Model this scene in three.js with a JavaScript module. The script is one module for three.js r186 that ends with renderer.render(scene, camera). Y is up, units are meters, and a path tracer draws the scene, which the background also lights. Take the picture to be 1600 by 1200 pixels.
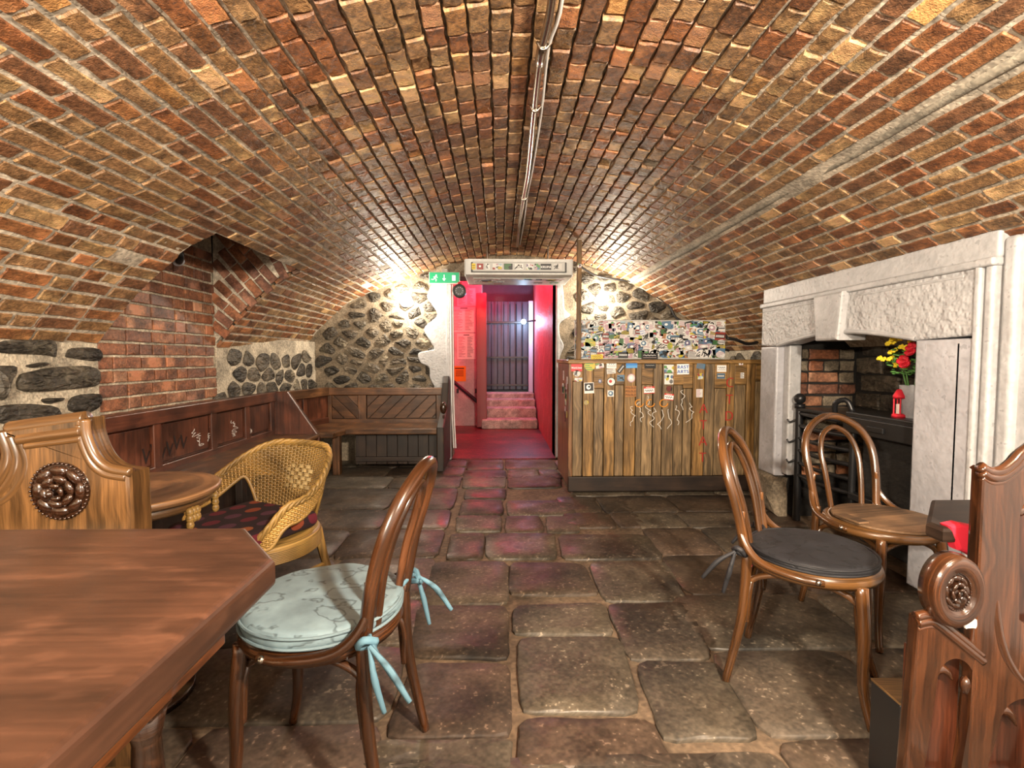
import * as THREE from 'three';
import { mergeGeometries, toCreasedNormals } from 'three/addons/utils/BufferGeometryUtils.js';
import { RoundedBoxGeometry } from 'three/addons/geometries/RoundedBoxGeometry.js';

// ---------- camera, lights, exposure ----------
const scene = new THREE.Scene();
scene.background = new THREE.Color(0x000000);
const F = 780, EYE = 1.12, PITCH = -Math.atan(40 / F), YAW = -Math.atan(20 / F);
const camera = new THREE.PerspectiveCamera(2 * Math.atan(600 / F) * 180 / Math.PI, 4 / 3, 0.05, 60);
camera.rotation.order = 'YXZ';
camera.position.set(0, EYE, 0);
camera.rotation.set(PITCH, YAW, 0);
scene.add(camera);
const renderer = new THREE.WebGLRenderer({ antialias: true });
renderer.toneMapping = THREE.LinearToneMapping;
renderer.toneMappingExposure = 1.4;
renderer.shadowMap.enabled = true;
const WARM = new THREE.Color().setRGB(1, 0.86, 0.68);
function point(x, y, z, color, cd, size = 3) {
  const l = new THREE.PointLight(color, cd, 0, 2);
  l.position.set(x, y, z); l.castShadow = true; l.shadow.radius = size; l.shadow.bias = -0.002;
  scene.add(l); return l;
}
point(-0.99, 1.735, -5.36, WARM, 2.8);        // globe lamp on far wall by the exit sign
point(1.106, 1.755, -5.36, WARM, 2.8);        // globe lamp on far wall above the sticker board
point(0.85, 1.82, 0.12, WARM, 26.0);          // globe lamp under the vault behind the camera
point(-0.95, 1.55, 0.75, WARM, 26.0);  // added unseen lamp, hung low to brighten the vault
point(-0.15, 2.3, -7.6, new THREE.Color().setRGB(1, 0.03, 0.07), 4.3, 4);   // red lamp in the passage
point(0.42, 1.75, -8.62, new THREE.Color().setRGB(0.45, 0.7, 1), 1.8, 3);    // cool lamp at the top of the steps

// ---------- pixel helpers (1600x1200 frame) ----------
function ray(px, py) {
  return new THREE.Vector3((px - 800) / F, -(py - 600) / F, -1).applyEuler(new THREE.Euler(PITCH, YAW, 0, 'YXZ'));
}
const onX = (px, py, X) => { const d = ray(px, py); return d.multiplyScalar(X / d.x).add(new THREE.Vector3(0, EYE, 0)); };
const onY = (px, py, Y = 0) => { const d = ray(px, py); return d.multiplyScalar((Y - EYE) / d.y).add(new THREE.Vector3(0, EYE, 0)); };
const onZ = (px, py, Z) => { const d = ray(px, py); return d.multiplyScalar(Z / d.z).add(new THREE.Vector3(0, EYE, 0)); };

// ---------- random, noise, textures ----------
function rng(seed) { let a = seed >>> 0; return () => { a = (a + 0x6D2B79F5) | 0; let t = Math.imul(a ^ (a >>> 15), 1 | a); t = (t + Math.imul(t ^ (t >>> 7), 61 | t)) ^ t; return ((t ^ (t >>> 14)) >>> 0) / 4294967296; }; }
const R = rng(20240);
const rr = (a, b) => a + (b - a) * R();
function hash2(x, y, s) { let h = (Math.imul(x, 374761393) + Math.imul(y, 668265263) + Math.imul(s, 974634777)) | 0; h = Math.imul(h ^ (h >>> 13), 1274126177); return ((h ^ (h >>> 16)) >>> 0) / 4294967296; }
function vnoise(x, y, px, py, s) {
  const x0 = Math.floor(x), y0 = Math.floor(y); let fx = x - x0, fy = y - y0;
  fx = fx * fx * (3 - 2 * fx); fy = fy * fy * (3 - 2 * fy);
  const m = (a, p) => ((a % p) + p) % p;
  const a = hash2(m(x0, px), m(y0, py), s), b = hash2(m(x0 + 1, px), m(y0, py), s), c = hash2(m(x0, px), m(y0 + 1, py), s), d = hash2(m(x0 + 1, px), m(y0 + 1, py), s);
  return a + (b - a) * fx + (c - a) * fy + (a - b - c + d) * fx * fy;
}
function fbm(u, v, fx, fy, oct, s) { let t = 0, a = 0.5, n = 0; for (let i = 0; i < oct; i++) { t += a * vnoise(u * fx, v * fy, fx, fy, s + i); n += a; a *= 0.55; fx *= 2; fy *= 2; } return t / n; }
function tex(size, fn, srgb = true) {
  const d = new Uint8Array(size * size * 4);
  for (let y = 0; y < size; y++) for (let x = 0; x < size; x++) {
    const c = fn(x / size, y / size); const i = (y * size + x) * 4;
    for (let k = 0; k < 3; k++) d[i + k] = Math.max(0, Math.min(255, c[k] * 255)); d[i + 3] = 255;
  }
  const t = new THREE.DataTexture(d, size, size); t.wrapS = t.wrapT = THREE.RepeatWrapping; t.magFilter = THREE.LinearFilter; t.minFilter = THREE.LinearMipmapLinearFilter; t.generateMipmaps = true;
  if (srgb) t.colorSpace = THREE.SRGBColorSpace; t.needsUpdate = true; return t;
}
const g1 = v => [v, v, v];
const brickCol = tex(512, (u, v) => { const a = fbm(u, v, 6, 6, 5, 1), b = fbm(u, v, 40, 40, 2, 9), c = fbm(u, v, 3, 3, 3, 21); const k = 0.62 + 0.5 * (a - 0.5) + 0.35 * (b - 0.5); const p = c > 0.56 ? (c - 0.56) * 2.2 : 0; return [k + p * 0.6, k * 0.96 + p * 0.7, k * 0.92 + p * 0.7]; });
const roughBump = tex(512, (u, v) => { const a = fbm(u, v, 10, 10, 5, 33), b = fbm(u, v, 60, 60, 2, 41); return g1(0.75 * a + 0.35 * (b > 0.62 ? 0.2 : b)); }, false);
const stoneCol = tex(512, (u, v) => { const a = fbm(u, v, 5, 9, 5, 51), b = fbm(u, v, 50, 50, 2, 57), c = fbm(u, v, 4, 4, 4, 61); const k = 0.55 + 0.7 * (a - 0.5) + 0.3 * (b - 0.5); const s = c > 0.6 ? (c - 0.6) * 1.3 : 0; return [k + s, k * 0.98 + s, k * 0.95 + s * 0.9]; });
const stoneBump = tex(512, (u, v) => { const a = fbm(u, v, 5, 14, 5, 71), r = Math.abs(fbm(u, v, 8, 16, 4, 77) - 0.5) * 2; return g1(0.6 * a + 0.5 * r); }, false);
const flagCol = tex(1024, (u, v) => { const a = fbm(u, v, 4, 4, 6, 81), b = fbm(u, v, 90, 90, 2, 87), c = fbm(u, v, 7, 7, 5, 91), e = fbm(u, v, 3, 3, 4, 95); const k = 0.55 + 0.75 * (a - 0.5) + 0.3 * (b - 0.5); const w = e > 0.55 ? (e - 0.55) * 0.8 : 0; const sp = b > 0.78 && c > 0.5 ? 0.25 : 0; return [k + w + sp, k * 0.97 + w + sp, k * 0.92 + w * 0.95 + sp]; });
const flagBump = tex(1024, (u, v) => { const a = fbm(u, v, 5, 5, 6, 101), r = Math.abs(fbm(u, v, 5, 7, 5, 105) - 0.5) * 2; return g1(0.5 * a + 0.5 * Math.min(1, r * 1.6)); }, false);
const flagRough = tex(512, (u, v) => { const a = fbm(u, v, 6, 6, 5, 111); return g1(0.58 + 0.7 * (a - 0.5)); }, false);
const mortCol = tex(512, (u, v) => { const a = fbm(u, v, 8, 8, 5, 121), b = fbm(u, v, 80, 80, 2, 127); const k = 0.75 + 0.45 * (a - 0.5) + 0.35 * (b - 0.5); return [k, k * 0.98, k * 0.95]; });
const woodCol = tex(1024, (u, v) => { const w = fbm(u, v, 3, 3, 3, 131) * 0.12; const g = fbm(u, v + w, 3, 60, 4, 133), f = fbm(u, v, 8, 220, 2, 137), b = fbm(u, v, 4, 6, 4, 141); const k = 0.62 + 0.55 * (g - 0.5) + 0.25 * (f - 0.5) + 0.35 * (b - 0.5); return [k, k * 0.96, k * 0.9]; });
const woodBump = tex(512, (u, v) => g1(0.6 * fbm(u, v, 3, 60, 4, 133) + 0.4 * fbm(u, v, 6, 160, 2, 137)), false);
const wornCol = tex(1024, (u, v) => { const g = fbm(u, v, 3, 50, 4, 151), b = fbm(u, v, 5, 7, 5, 153), e = fbm(u, v, 4, 9, 5, 157); const k = 0.6 + 0.4 * (g - 0.5) + 0.5 * (b - 0.5); const w = e > 0.54 ? (e - 0.54) * 2.0 : 0; return [k + w * 0.55, k * 0.95 + w * 0.55, k * 0.9 + w * 0.5]; });
const tableCol = tex(1024, (u, v) => { const g = fbm(u, v, 4, 110, 3, 211), b = fbm(u, v, 7, 14, 5, 213), e = fbm(u, v, 12, 30, 4, 217); const k = 0.62 + 0.22 * (g - 0.5) + 0.4 * (b - 0.5); const w = e > 0.58 ? (e - 0.58) * 1.2 : 0; return [k + w * 0.6, k * 0.95 + w * 0.6, k * 0.9 + w * 0.6]; });
const plasterCol = tex(512, (u, v) => { const a = fbm(u, v, 4, 4, 5, 161), b = fbm(u, v, 30, 30, 3, 165); const k = 0.86 + 0.2 * (a - 0.5) + 0.12 * (b - 0.5); const s = b > 0.78 ? 0.12 : 0; return [k - s, k - s, k - s]; });
const plasterBump = tex(512, (u, v) => g1(0.6 * fbm(u, v, 8, 8, 5, 171) + 0.4 * fbm(u, v, 40, 40, 2, 177)), false);
const velvetCol = tex(512, (u, v) => { const a = fbm(u, v, 6, 6, 5, 181), r = Math.abs(fbm(u, v, 7, 9, 4, 187) - 0.5) * 2; const k = 0.72 + 0.3 * (a - 0.5) - Math.max(0, 0.22 - r * 2); return g1(k); });
const cushCol = tex(512, (u, v) => { const n = 6, i = Math.floor(u * n), j = Math.floor(v * n), fx = u * n - i - 0.5, fy = v * n - j - 0.5, h = hash2(i, j, 5); const inn = fx * fx * 1.2 + fy * fy * 2 < 0.16; const pal = [[0.5, 0.22, 0.12], [0.36, 0.08, 0.14], [0.55, 0.3, 0.15], [0.3, 0.15, 0.22]]; return inn ? pal[Math.floor(h * 4)] : [0.13, 0.05, 0.08]; });

function mat(rgb, o = {}) { const m = new THREE.MeshPhysicalMaterial({ roughness: 0.7, ...o }); m.color.setRGB(...rgb); m.side = THREE.DoubleSide; return m; }
const M = {
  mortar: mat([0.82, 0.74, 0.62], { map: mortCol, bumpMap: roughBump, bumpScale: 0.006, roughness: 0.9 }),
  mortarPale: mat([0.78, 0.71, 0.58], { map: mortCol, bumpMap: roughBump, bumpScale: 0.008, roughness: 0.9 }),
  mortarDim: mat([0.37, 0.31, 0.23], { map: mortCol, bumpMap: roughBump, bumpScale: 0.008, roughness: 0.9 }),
  band: mat([0.5, 0.46, 0.38], { map: mortCol, bumpMap: roughBump, bumpScale: 0.004, roughness: 0.85 }),
  joint: mat([0.25, 0.18, 0.12], { map: mortCol, bumpMap: roughBump, bumpScale: 0.006, roughness: 0.85 }),
  white: mat([0.57, 0.57, 0.58], { map: plasterCol, bumpMap: plasterBump, bumpScale: 0.006, roughness: 0.45 }),
  whiteRough: mat([0.6, 0.6, 0.61], { map: plasterCol, bumpMap: plasterBump, bumpScale: 0.02, roughness: 0.5 }),
  lilac: mat([0.54, 0.54, 0.58], { map: plasterCol, bumpMap: plasterBump, bumpScale: 0.005, roughness: 0.4 }),
  sootShade: mat([0.03, 0.027, 0.025], { map: stoneCol, bumpMap: stoneBump, bumpScale: 0.01, roughness: 0.8 }),  // hearth soot, and painted shade for the shaft in the vault
  iron: mat([0.022, 0.022, 0.024], { map: plasterCol, roughness: 0.35, metalness: 0.3 }),
  blackPlastic: mat([0.015, 0.015, 0.016], { roughness: 0.4 }),
  steel: mat([0.55, 0.5, 0.44], { roughness: 0.22, metalness: 1 }),
  cable: mat([0.78, 0.77, 0.75], { roughness: 0.45 }),
  acWhite: mat([0.68, 0.68, 0.64], { map: plasterCol, roughness: 0.35 }),
  acGrey: mat([0.5, 0.5, 0.48], { roughness: 0.4 }),
  bentwood: mat([0.26, 0.115, 0.04], { map: woodCol, roughness: 0.25, clearcoat: 0.6, clearcoatRoughness: 0.2 }),
  bentwoodDark: mat([0.16, 0.06, 0.022], { map: woodCol, roughness: 0.25, clearcoat: 0.6, clearcoatRoughness: 0.2 }),
  seatRim: mat([0.4, 0.2, 0.07], { map: woodCol, roughness: 0.3, clearcoat: 0.4 }),
  pewRed: mat([0.19, 0.065, 0.035], { map: wornCol, bumpMap: woodBump, bumpScale: 0.001, roughness: 0.35, clearcoat: 0.3, clearcoatRoughness: 0.3 }),
  pewBrown: mat([0.24, 0.115, 0.05], { map: wornCol, bumpMap: woodBump, bumpScale: 0.001, roughness: 0.4, clearcoat: 0.25 }),
  pewDark: mat([0.05, 0.03, 0.02], { map: wornCol, roughness: 0.5 }),
  oak: mat([0.24, 0.125, 0.048], { map: woodCol, bumpMap: woodBump, bumpScale: 0.0008, roughness: 0.3, clearcoat: 0.6, clearcoatRoughness: 0.15 }),
  oakDark: mat([0.09, 0.036, 0.016], { map: woodCol, bumpMap: woodBump, bumpScale: 0.0008, roughness: 0.25, clearcoat: 0.7, clearcoatRoughness: 0.12 }),
  mahogany: mat([0.12, 0.044, 0.018], { map: woodCol, bumpMap: woodBump, bumpScale: 0.0008, roughness: 0.22, clearcoat: 0.8, clearcoatRoughness: 0.12 }),
  panelRed: mat([0.12, 0.036, 0.018], { map: woodCol, roughness: 0.28, clearcoat: 0.6, clearcoatRoughness: 0.15 }),
  carve: mat([0.07, 0.028, 0.014], { map: woodCol, roughness: 0.18, clearcoat: 0.8, clearcoatRoughness: 0.1 }),
  tableTop: mat([0.14, 0.066, 0.04], { map: tableCol, bumpMap: woodBump, bumpScale: 0.0008, roughness: 0.38, clearcoat: 0.35, clearcoatRoughness: 0.3 }),
  tableEdge: mat([0.26, 0.085, 0.025], { map: woodCol, roughness: 0.3, clearcoat: 0.5 }),
  roundTop: mat([0.42, 0.24, 0.12], { map: wornCol, roughness: 0.4, clearcoat: 0.3 }),
  seatWood: mat([0.33, 0.21, 0.12], { map: wornCol, bumpMap: woodBump, bumpScale: 0.001, roughness: 0.6 }),
  velvet: mat([0.4, 0.58, 0.66], { map: velvetCol, bumpMap: velvetCol, bumpScale: 0.003, roughness: 0.75, sheen: 0.6 }),
  velvetBlue: mat([0.2, 0.42, 0.56], { map: velvetCol, roughness: 0.7, sheen: 0.6 }),
  velvetBlack: mat([0.028, 0.029, 0.036], { map: velvetCol, bumpMap: velvetCol, bumpScale: 0.004, roughness: 0.6, sheen: 1 }),
  patterned: mat([1, 1, 1], { map: cushCol, roughness: 0.9 }),
  wicker: mat([0.78, 0.5, 0.15], { map: woodCol, roughness: 0.5 }),
  wickerPale: mat([0.95, 0.74, 0.38], { map: woodCol, roughness: 0.5 }),
  red: mat([0.62, 0.012, 0.03], { roughness: 0.6 }),
  redCloth: mat([0.66, 0.015, 0.04], { roughness: 0.85, sheen: 0.5 }),
  gate: mat([0.07, 0.08, 0.115], { map: plasterCol, roughness: 0.45 }),
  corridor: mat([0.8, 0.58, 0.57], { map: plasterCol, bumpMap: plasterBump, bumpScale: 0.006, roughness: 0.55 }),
  corridorFloor: mat([0.5, 0.045, 0.06], { map: flagCol, roughness: 0.4 }),  // red lamp light put into the dark floor's colour
  stepStone: mat([0.75, 0.7, 0.66], { map: mortCol, bumpMap: roughBump, bumpScale: 0.012, roughness: 0.8 }),
  frameBlue: mat([0.5, 0.62, 0.72], { roughness: 0.5 }),
  paper: mat([0.8, 0.78, 0.74], { roughness: 0.9 }),
  bulb: mat([1, 1, 1], { emissive: new THREE.Color().setRGB(1, 0.93, 0.82), emissiveIntensity: 14, roughness: 0.3 }),
  leaf: mat([0.07, 0.2, 0.04], { roughness: 0.6 }),
  yellow: mat([0.85, 0.65, 0.03], { roughness: 0.7 }),
  grey: mat([0.45, 0.46, 0.5], { map: plasterCol, roughness: 0.4 }),
  kraft: mat([0.45, 0.27, 0.11], { map: woodCol, roughness: 0.6 }),
};
const TONES = [[0.58, 0.3, 0.125], [0.52, 0.235, 0.095], [0.6, 0.36, 0.18], [0.46, 0.185, 0.075], [0.54, 0.32, 0.15], [0.4, 0.195, 0.1], [0.62, 0.32, 0.12], [0.5, 0.3, 0.15]];
const brickOpts = { map: brickCol, bumpMap: roughBump, bumpScale: 0.007, roughness: 0.55, clearcoat: 0.12, clearcoatRoughness: 0.4 };
const brickMats = TONES.map(t => mat(t, brickOpts));
const brickVC = mat([1, 1, 1], { ...brickOpts, vertexColors: true });
const redTones = [[0.57, 0.235, 0.115], [0.5, 0.195, 0.095], [0.6, 0.29, 0.17], [0.38, 0.17, 0.11]].map(t => mat(t, { ...brickOpts, roughness: 0.6 }));
const stoneMats = [[0.16, 0.14, 0.11], [0.23, 0.195, 0.15], [0.12, 0.105, 0.085], [0.3, 0.26, 0.2]].map(t => mat(t, { map: stoneCol, bumpMap: stoneBump, bumpScale: 0.03, roughness: 0.6 }));
const flagMats = [[0.19, 0.145, 0.11], [0.23, 0.19, 0.15], [0.165, 0.12, 0.09], [0.25, 0.215, 0.17], [0.21, 0.15, 0.115]].map(t => mat(t, { map: flagCol, bumpMap: flagBump, bumpScale: 0.005, roughness: 1.0, roughnessMap: flagRough }));
const plankMats = [[0.62, 0.37, 0.13], [0.7, 0.43, 0.16], [0.5, 0.36, 0.2], [0.5, 0.26, 0.12], [0.66, 0.49, 0.28]].map(t => mat(t, { map: woodCol, bumpMap: woodBump, bumpScale: 0.002, roughness: 0.5, clearcoat: 0.2 }));

// ---------- object helpers ----------
const used = {};
function numbered(n) { if (!(n in used)) { used[n] = 0; return n; } used[n]++; return n + '_' + String(used[n]).padStart(3, '0'); }
function shade(o) { o.traverse(c => { if (c.isMesh) { c.castShadow = true; c.receiveShadow = true; } }); return o; }
function thing(name, label, category, p = [0, 0, 0], turn = 0, group) { const o = new THREE.Group(); o.name = numbered(name); o.position.set(...p); o.rotation.y = turn; o.userData = { label, category }; if (group) o.userData.group = group; scene.add(o); return o; }
function part(name, geo, m, parent, label) { const o = new THREE.Mesh(geo, m); o.name = name; o.castShadow = o.receiveShadow = true; if (label) o.userData.label = label; parent.add(o); return o; }
function one(name, geo, m, label, category, group) { const o = part(numbered(name), geo, m, scene); o.userData = { label, category }; if (group) o.userData.group = group; return o; }
function struct(name, geo, m, label) { const o = part(name, geo, m, scene); o.userData = { kind: 'structure', label, category: name.replace(/_.*$/, '') }; return o; }

// uv in metres by dominant normal; grain: axis along which the texture's u runs
function uvBox(g, s = 1, grain = null, off = [0, 0]) {
  if (g.index) g = g.toNonIndexed();
  g.computeBoundingBox();
  const p = g.attributes.position, uv = new Float32Array(p.count * 2);
  const a = new THREE.Vector3(), b = new THREE.Vector3(), c = new THREE.Vector3(), n = new THREE.Vector3();
  for (let i = 0; i < p.count; i += 3) {
    a.fromBufferAttribute(p, i); b.fromBufferAttribute(p, i + 1); c.fromBufferAttribute(p, i + 2);
    n.copy(b).sub(a).cross(c.clone().sub(a)); const ax = Math.abs(n.x), ay = Math.abs(n.y), az = Math.abs(n.z);
    let k = ax > ay && ax > az ? [2, 1] : ay > az ? [0, 2] : [0, 1];
    if (grain !== null && k[1] === grain) k = [k[1], k[0]];
    for (let j = 0; j < 3; j++) { const v = [p.getX(i + j), p.getY(i + j), p.getZ(i + j)]; uv[(i + j) * 2] = v[k[0]] * s + off[0]; uv[(i + j) * 2 + 1] = v[k[1]] * s + off[1]; }
  }
  g.setAttribute('uv', new THREE.BufferAttribute(uv, 2)); return g;
}
function box(w, h, d, x = 0, y = 0, z = 0, r = 0.006, o = {}) {
  let g = r > 0 ? new RoundedBoxGeometry(w, h, d, 2, Math.min(r, w * 0.45, h * 0.45, d * 0.45)) : new THREE.BoxGeometry(w, h, d);
  if (o.rx) g.rotateX(o.rx); if (o.ry) g.rotateY(o.ry); if (o.rz) g.rotateZ(o.rz);
  g.translate(x, y, z); return uvBox(g, o.s || 1.3, o.grain === undefined ? null : o.grain, [rr(0, 1), rr(0, 1)]);
}
function span(x0, x1, y0, y1, z0, z1, r, o) { return box(x1 - x0, y1 - y0, z1 - z0, (x0 + x1) / 2, (y0 + y1) / 2, (z0 + z1) / 2, r, o); }
function V(x, y, z) { return new THREE.Vector3(x, y, z); }
// swept tube with varying radius
function sweep(pts, rad, seg = 24, radial = 8, closed = false) {
  const c = new THREE.CatmullRomCurve3(pts.map(p => p.isVector3 ? p : V(...p)), closed, 'centripetal');
  const N = seg, pos = [], uv = [], idx = []; let t0 = c.getTangentAt(0), nrm = V(0, 1, 0); if (Math.abs(t0.y) > 0.9) nrm.set(1, 0, 0);
  nrm.sub(t0.clone().multiplyScalar(nrm.dot(t0))).normalize(); const len = c.getLength();
  const rf = t => { if (typeof rad === 'number') return rad; const f = t * (rad.length - 1), i = Math.min(rad.length - 2, Math.floor(f)); return rad[i] + (rad[i + 1] - rad[i]) * (f - i); };
  for (let i = 0; i <= N; i++) {
    const t = i / N, p = c.getPointAt(t), tg = c.getTangentAt(t); nrm.sub(tg.clone().multiplyScalar(nrm.dot(tg))).normalize(); const bn = tg.clone().cross(nrm), r = rf(t);
    for (let j = 0; j <= radial; j++) { const a = j / radial * Math.PI * 2, q = p.clone().addScaledVector(nrm, Math.cos(a) * r).addScaledVector(bn, Math.sin(a) * r); pos.push(q.x, q.y, q.z); uv.push(t * len, j / radial * r * 6); }
  }
  for (let i = 0; i < N; i++) for (let j = 0; j < radial; j++) { const a = i * (radial + 1) + j, b = a + radial + 1; idx.push(a, b, a + 1, b, b + 1, a + 1); }
  if (!closed) for (const [i, p, s] of [[0, c.getPointAt(0), 1], [N, c.getPointAt(1), -1]]) { const k = pos.length / 3; pos.push(p.x, p.y, p.z); uv.push(0, 0); for (let j = 0; j < radial; j++) { const a = i * (radial + 1) + j; s > 0 ? idx.push(k, a, a + 1) : idx.push(k, a + 1, a); } }
  const g = new THREE.BufferGeometry(); g.setAttribute('position', new THREE.Float32BufferAttribute(pos, 3)); g.setAttribute('uv', new THREE.Float32BufferAttribute(uv, 2)); g.setIndex(idx); g.computeVertexNormals(); return g.toNonIndexed();
}
function lathe(pts, seg = 28) { return new THREE.LatheGeometry(pts.map(p => new THREE.Vector2(...p)), seg).toNonIndexed(); }
function merge(list) { return mergeGeometries(list.map(g => { g = g.index ? g.toNonIndexed() : g; for (const k of Object.keys(g.attributes)) if (!['position', 'normal', 'uv'].includes(k)) g.deleteAttribute(k); return g; })); }
function poly(pts) { const s = new THREE.Shape(); pts.forEach((p, i) => i ? s.lineTo(p[0], p[1]) : s.moveTo(p[0], p[1])); s.closePath(); return s; }
function extrude(shape, depth, bevel = 0.006, o = {}) { const g = new THREE.ExtrudeGeometry(shape, { depth, bevelEnabled: bevel > 0, bevelThickness: bevel, bevelSize: bevel, bevelOffset: -bevel, bevelSegments: 2, curveSegments: 14, ...o }); return uvBox(g, o.s || 1.3, o.grain === undefined ? null : o.grain, [rr(0, 1), rr(0, 1)]); }
function smoothLine(pts, n = 40) { return new THREE.SplineCurve(pts.map(p => new THREE.Vector2(...p))).getPoints(n).map(p => [p.x, p.y]); }

// irregular slab from an outline in xy, rising to +z
function slab(pts, depth, o = {}) {
  const rnd = o.rnd || R, n0 = pts.length; let P = [];
  const jit = o.jit === undefined ? 0.004 : o.jit, sub = o.sub || 3;
  for (let i = 0; i < n0; i++) { const a = pts[i], b = pts[(i + 1) % n0]; for (let k = 0; k < sub; k++) { const t = (k + 0.0) / sub; P.push([a[0] + (b[0] - a[0]) * t + (rnd() - 0.5) * jit * 2, a[1] + (b[1] - a[1]) * t + (rnd() - 0.5) * jit * 2]); } }
  if (o.round) { const Q = []; for (let i = 0; i < P.length; i++) { const a = P[(i + P.length - 1) % P.length], b = P[i], c = P[(i + 1) % P.length]; Q.push([b[0] * 0.5 + (a[0] + c[0]) * 0.25, b[1] * 0.5 + (a[1] + c[1]) * 0.25]); } P = Q; }
  const n = P.length; let cx = 0, cy = 0; P.forEach(p => { cx += p[0] / n; cy += p[1] / n; });
  const e = o.edge || 0.008, bulge = o.bulge || 0, nz = o.nz === undefined ? 0.003 : o.nz;
  const inset = (p, d) => { const dx = cx - p[0], dy = cy - p[1], l = Math.hypot(dx, dy) || 1, k = Math.min(d / l, 0.6); return [p[0] + dx * k, p[1] + dy * k]; };
  const rings = [[0, -0.004, 0], [0, depth * 0.65, 0], [e, depth, 0.6], [null, depth + bulge * 0.7, 1]];
  const pos = [], idx = [], sc = o.uvs || 1.2, off = [rnd() * 3, rnd() * 3], uv = [];
  for (const [d, z, nn] of rings) P.forEach(p => { const q = d === null ? [p[0] + (cx - p[0]) * 0.45, p[1] + (cy - p[1]) * 0.45] : inset(p, d); pos.push(q[0], q[1], z + (rnd() - 0.5) * 2 * nz * nn); uv.push((q[0] + (z < depth * 0.5 ? depth : 0)) * sc + off[0], q[1] * sc + off[1]); });
  pos.push(cx, cy, depth + bulge + (rnd() - 0.5) * nz); uv.push(cx * sc + off[0], cy * sc + off[1]);
  for (let r = 0; r < 3; r++) for (let i = 0; i < n; i++) { const a = r * n + i, b = r * n + (i + 1) % n; idx.push(a, b, b + n, a, b + n, a + n); }
  for (let i = 0; i < n; i++) idx.push(3 * n + i, 3 * n + (i + 1) % n, 4 * n);
  const g = new THREE.BufferGeometry(); g.setAttribute('position', new THREE.Float32BufferAttribute(pos, 3)); g.setAttribute('uv', new THREE.Float32BufferAttribute(uv, 2)); g.setIndex(idx); return toCreasedNormals(g, o.crease || 0.55);
}
// voronoi cells inside a rectangle, squashed so that cells are wider than tall
function cells(x0, x1, y0, y1, w, h, rnd, gap) {
  const S = []; let row = 0;
  for (let y = y0 - h; y < y1 + h; y += h, row++) for (let x = x0 - w + (row % 2) * w / 2; x < x1 + w; x += w) S.push([x + (rnd() - 0.5) * w * 0.75, y + (rnd() - 0.5) * h * 0.6]);
  const out = [], a = 1.2;
  for (const s of S) {
    let P = [[s[0] - w, s[1] - h], [s[0] + w, s[1] - h], [s[0] + w, s[1] + h], [s[0] - w, s[1] + h]];
    for (const q of S) { if (q === s || Math.abs(q[0] - s[0]) > 2.2 * w || Math.abs(q[1] - s[1]) > 2.2 * h) continue;
      const nx = (q[0] - s[0]), ny = (q[1] - s[1]) * a * a, m = nx * (q[0] + s[0]) / 2 + ny * (q[1] + s[1]) / 2, L = Math.hypot(nx, ny), Q = [];
      const f = p => (p[0] * nx + p[1] * ny - m) / L + gap;
      for (let i = 0; i < P.length; i++) { const A = P[i], B = P[(i + 1) % P.length], fa = f(A), fb = f(B); if (fa <= 0) Q.push(A); if ((fa < 0) !== (fb < 0)) { const t = fa / (fa - fb); Q.push([A[0] + (B[0] - A[0]) * t, A[1] + (B[1] - A[1]) * t]); } }
      P = Q; if (P.length < 3) break; }
    if (P.length > 2) out.push({ c: s, P });
  }
  return out;
}

// ---------- vault ----------
const prof = [[-2.17, 1.2], [-1.95, 1.465], [-1.76, 1.635], [-1.6, 1.755], [-0.95, 2.02], [-0.35, 2.185], [0.2, 2.25], [0.85, 2.17], [1.47, 1.945], [2.0, 1.62], [2.25, 1.44], [2.5, 1.2]];
const pc = new THREE.SplineCurve(prof.map(p => new THREE.Vector2(...p))); pc.arcLengthDivisions = 400;
const PL = pc.getLength();
const vaultAt = s => { const t = Math.min(1, Math.max(0, s / PL)), p = pc.getPointAt(t), tg = pc.getTangentAt(t); return { x: p.x, y: p.y, nx: tg.y, ny: -tg.x, a: Math.atan2(tg.y, tg.x) }; };
const ZF = -5.55, ZN = 2.4, AZ0 = -3.9, AZ1 = -2.76, AX = -1.5;
const profY = x => { for (let i = 0; i < prof.length - 1; i++) if (x <= prof[i + 1][0]) { const t = (x - prof[i][0]) / (prof[i + 1][0] - prof[i][0]); return prof[i][1] + t * (prof[i + 1][1] - prof[i][1]); } return prof[prof.length - 1][1]; };
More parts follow.
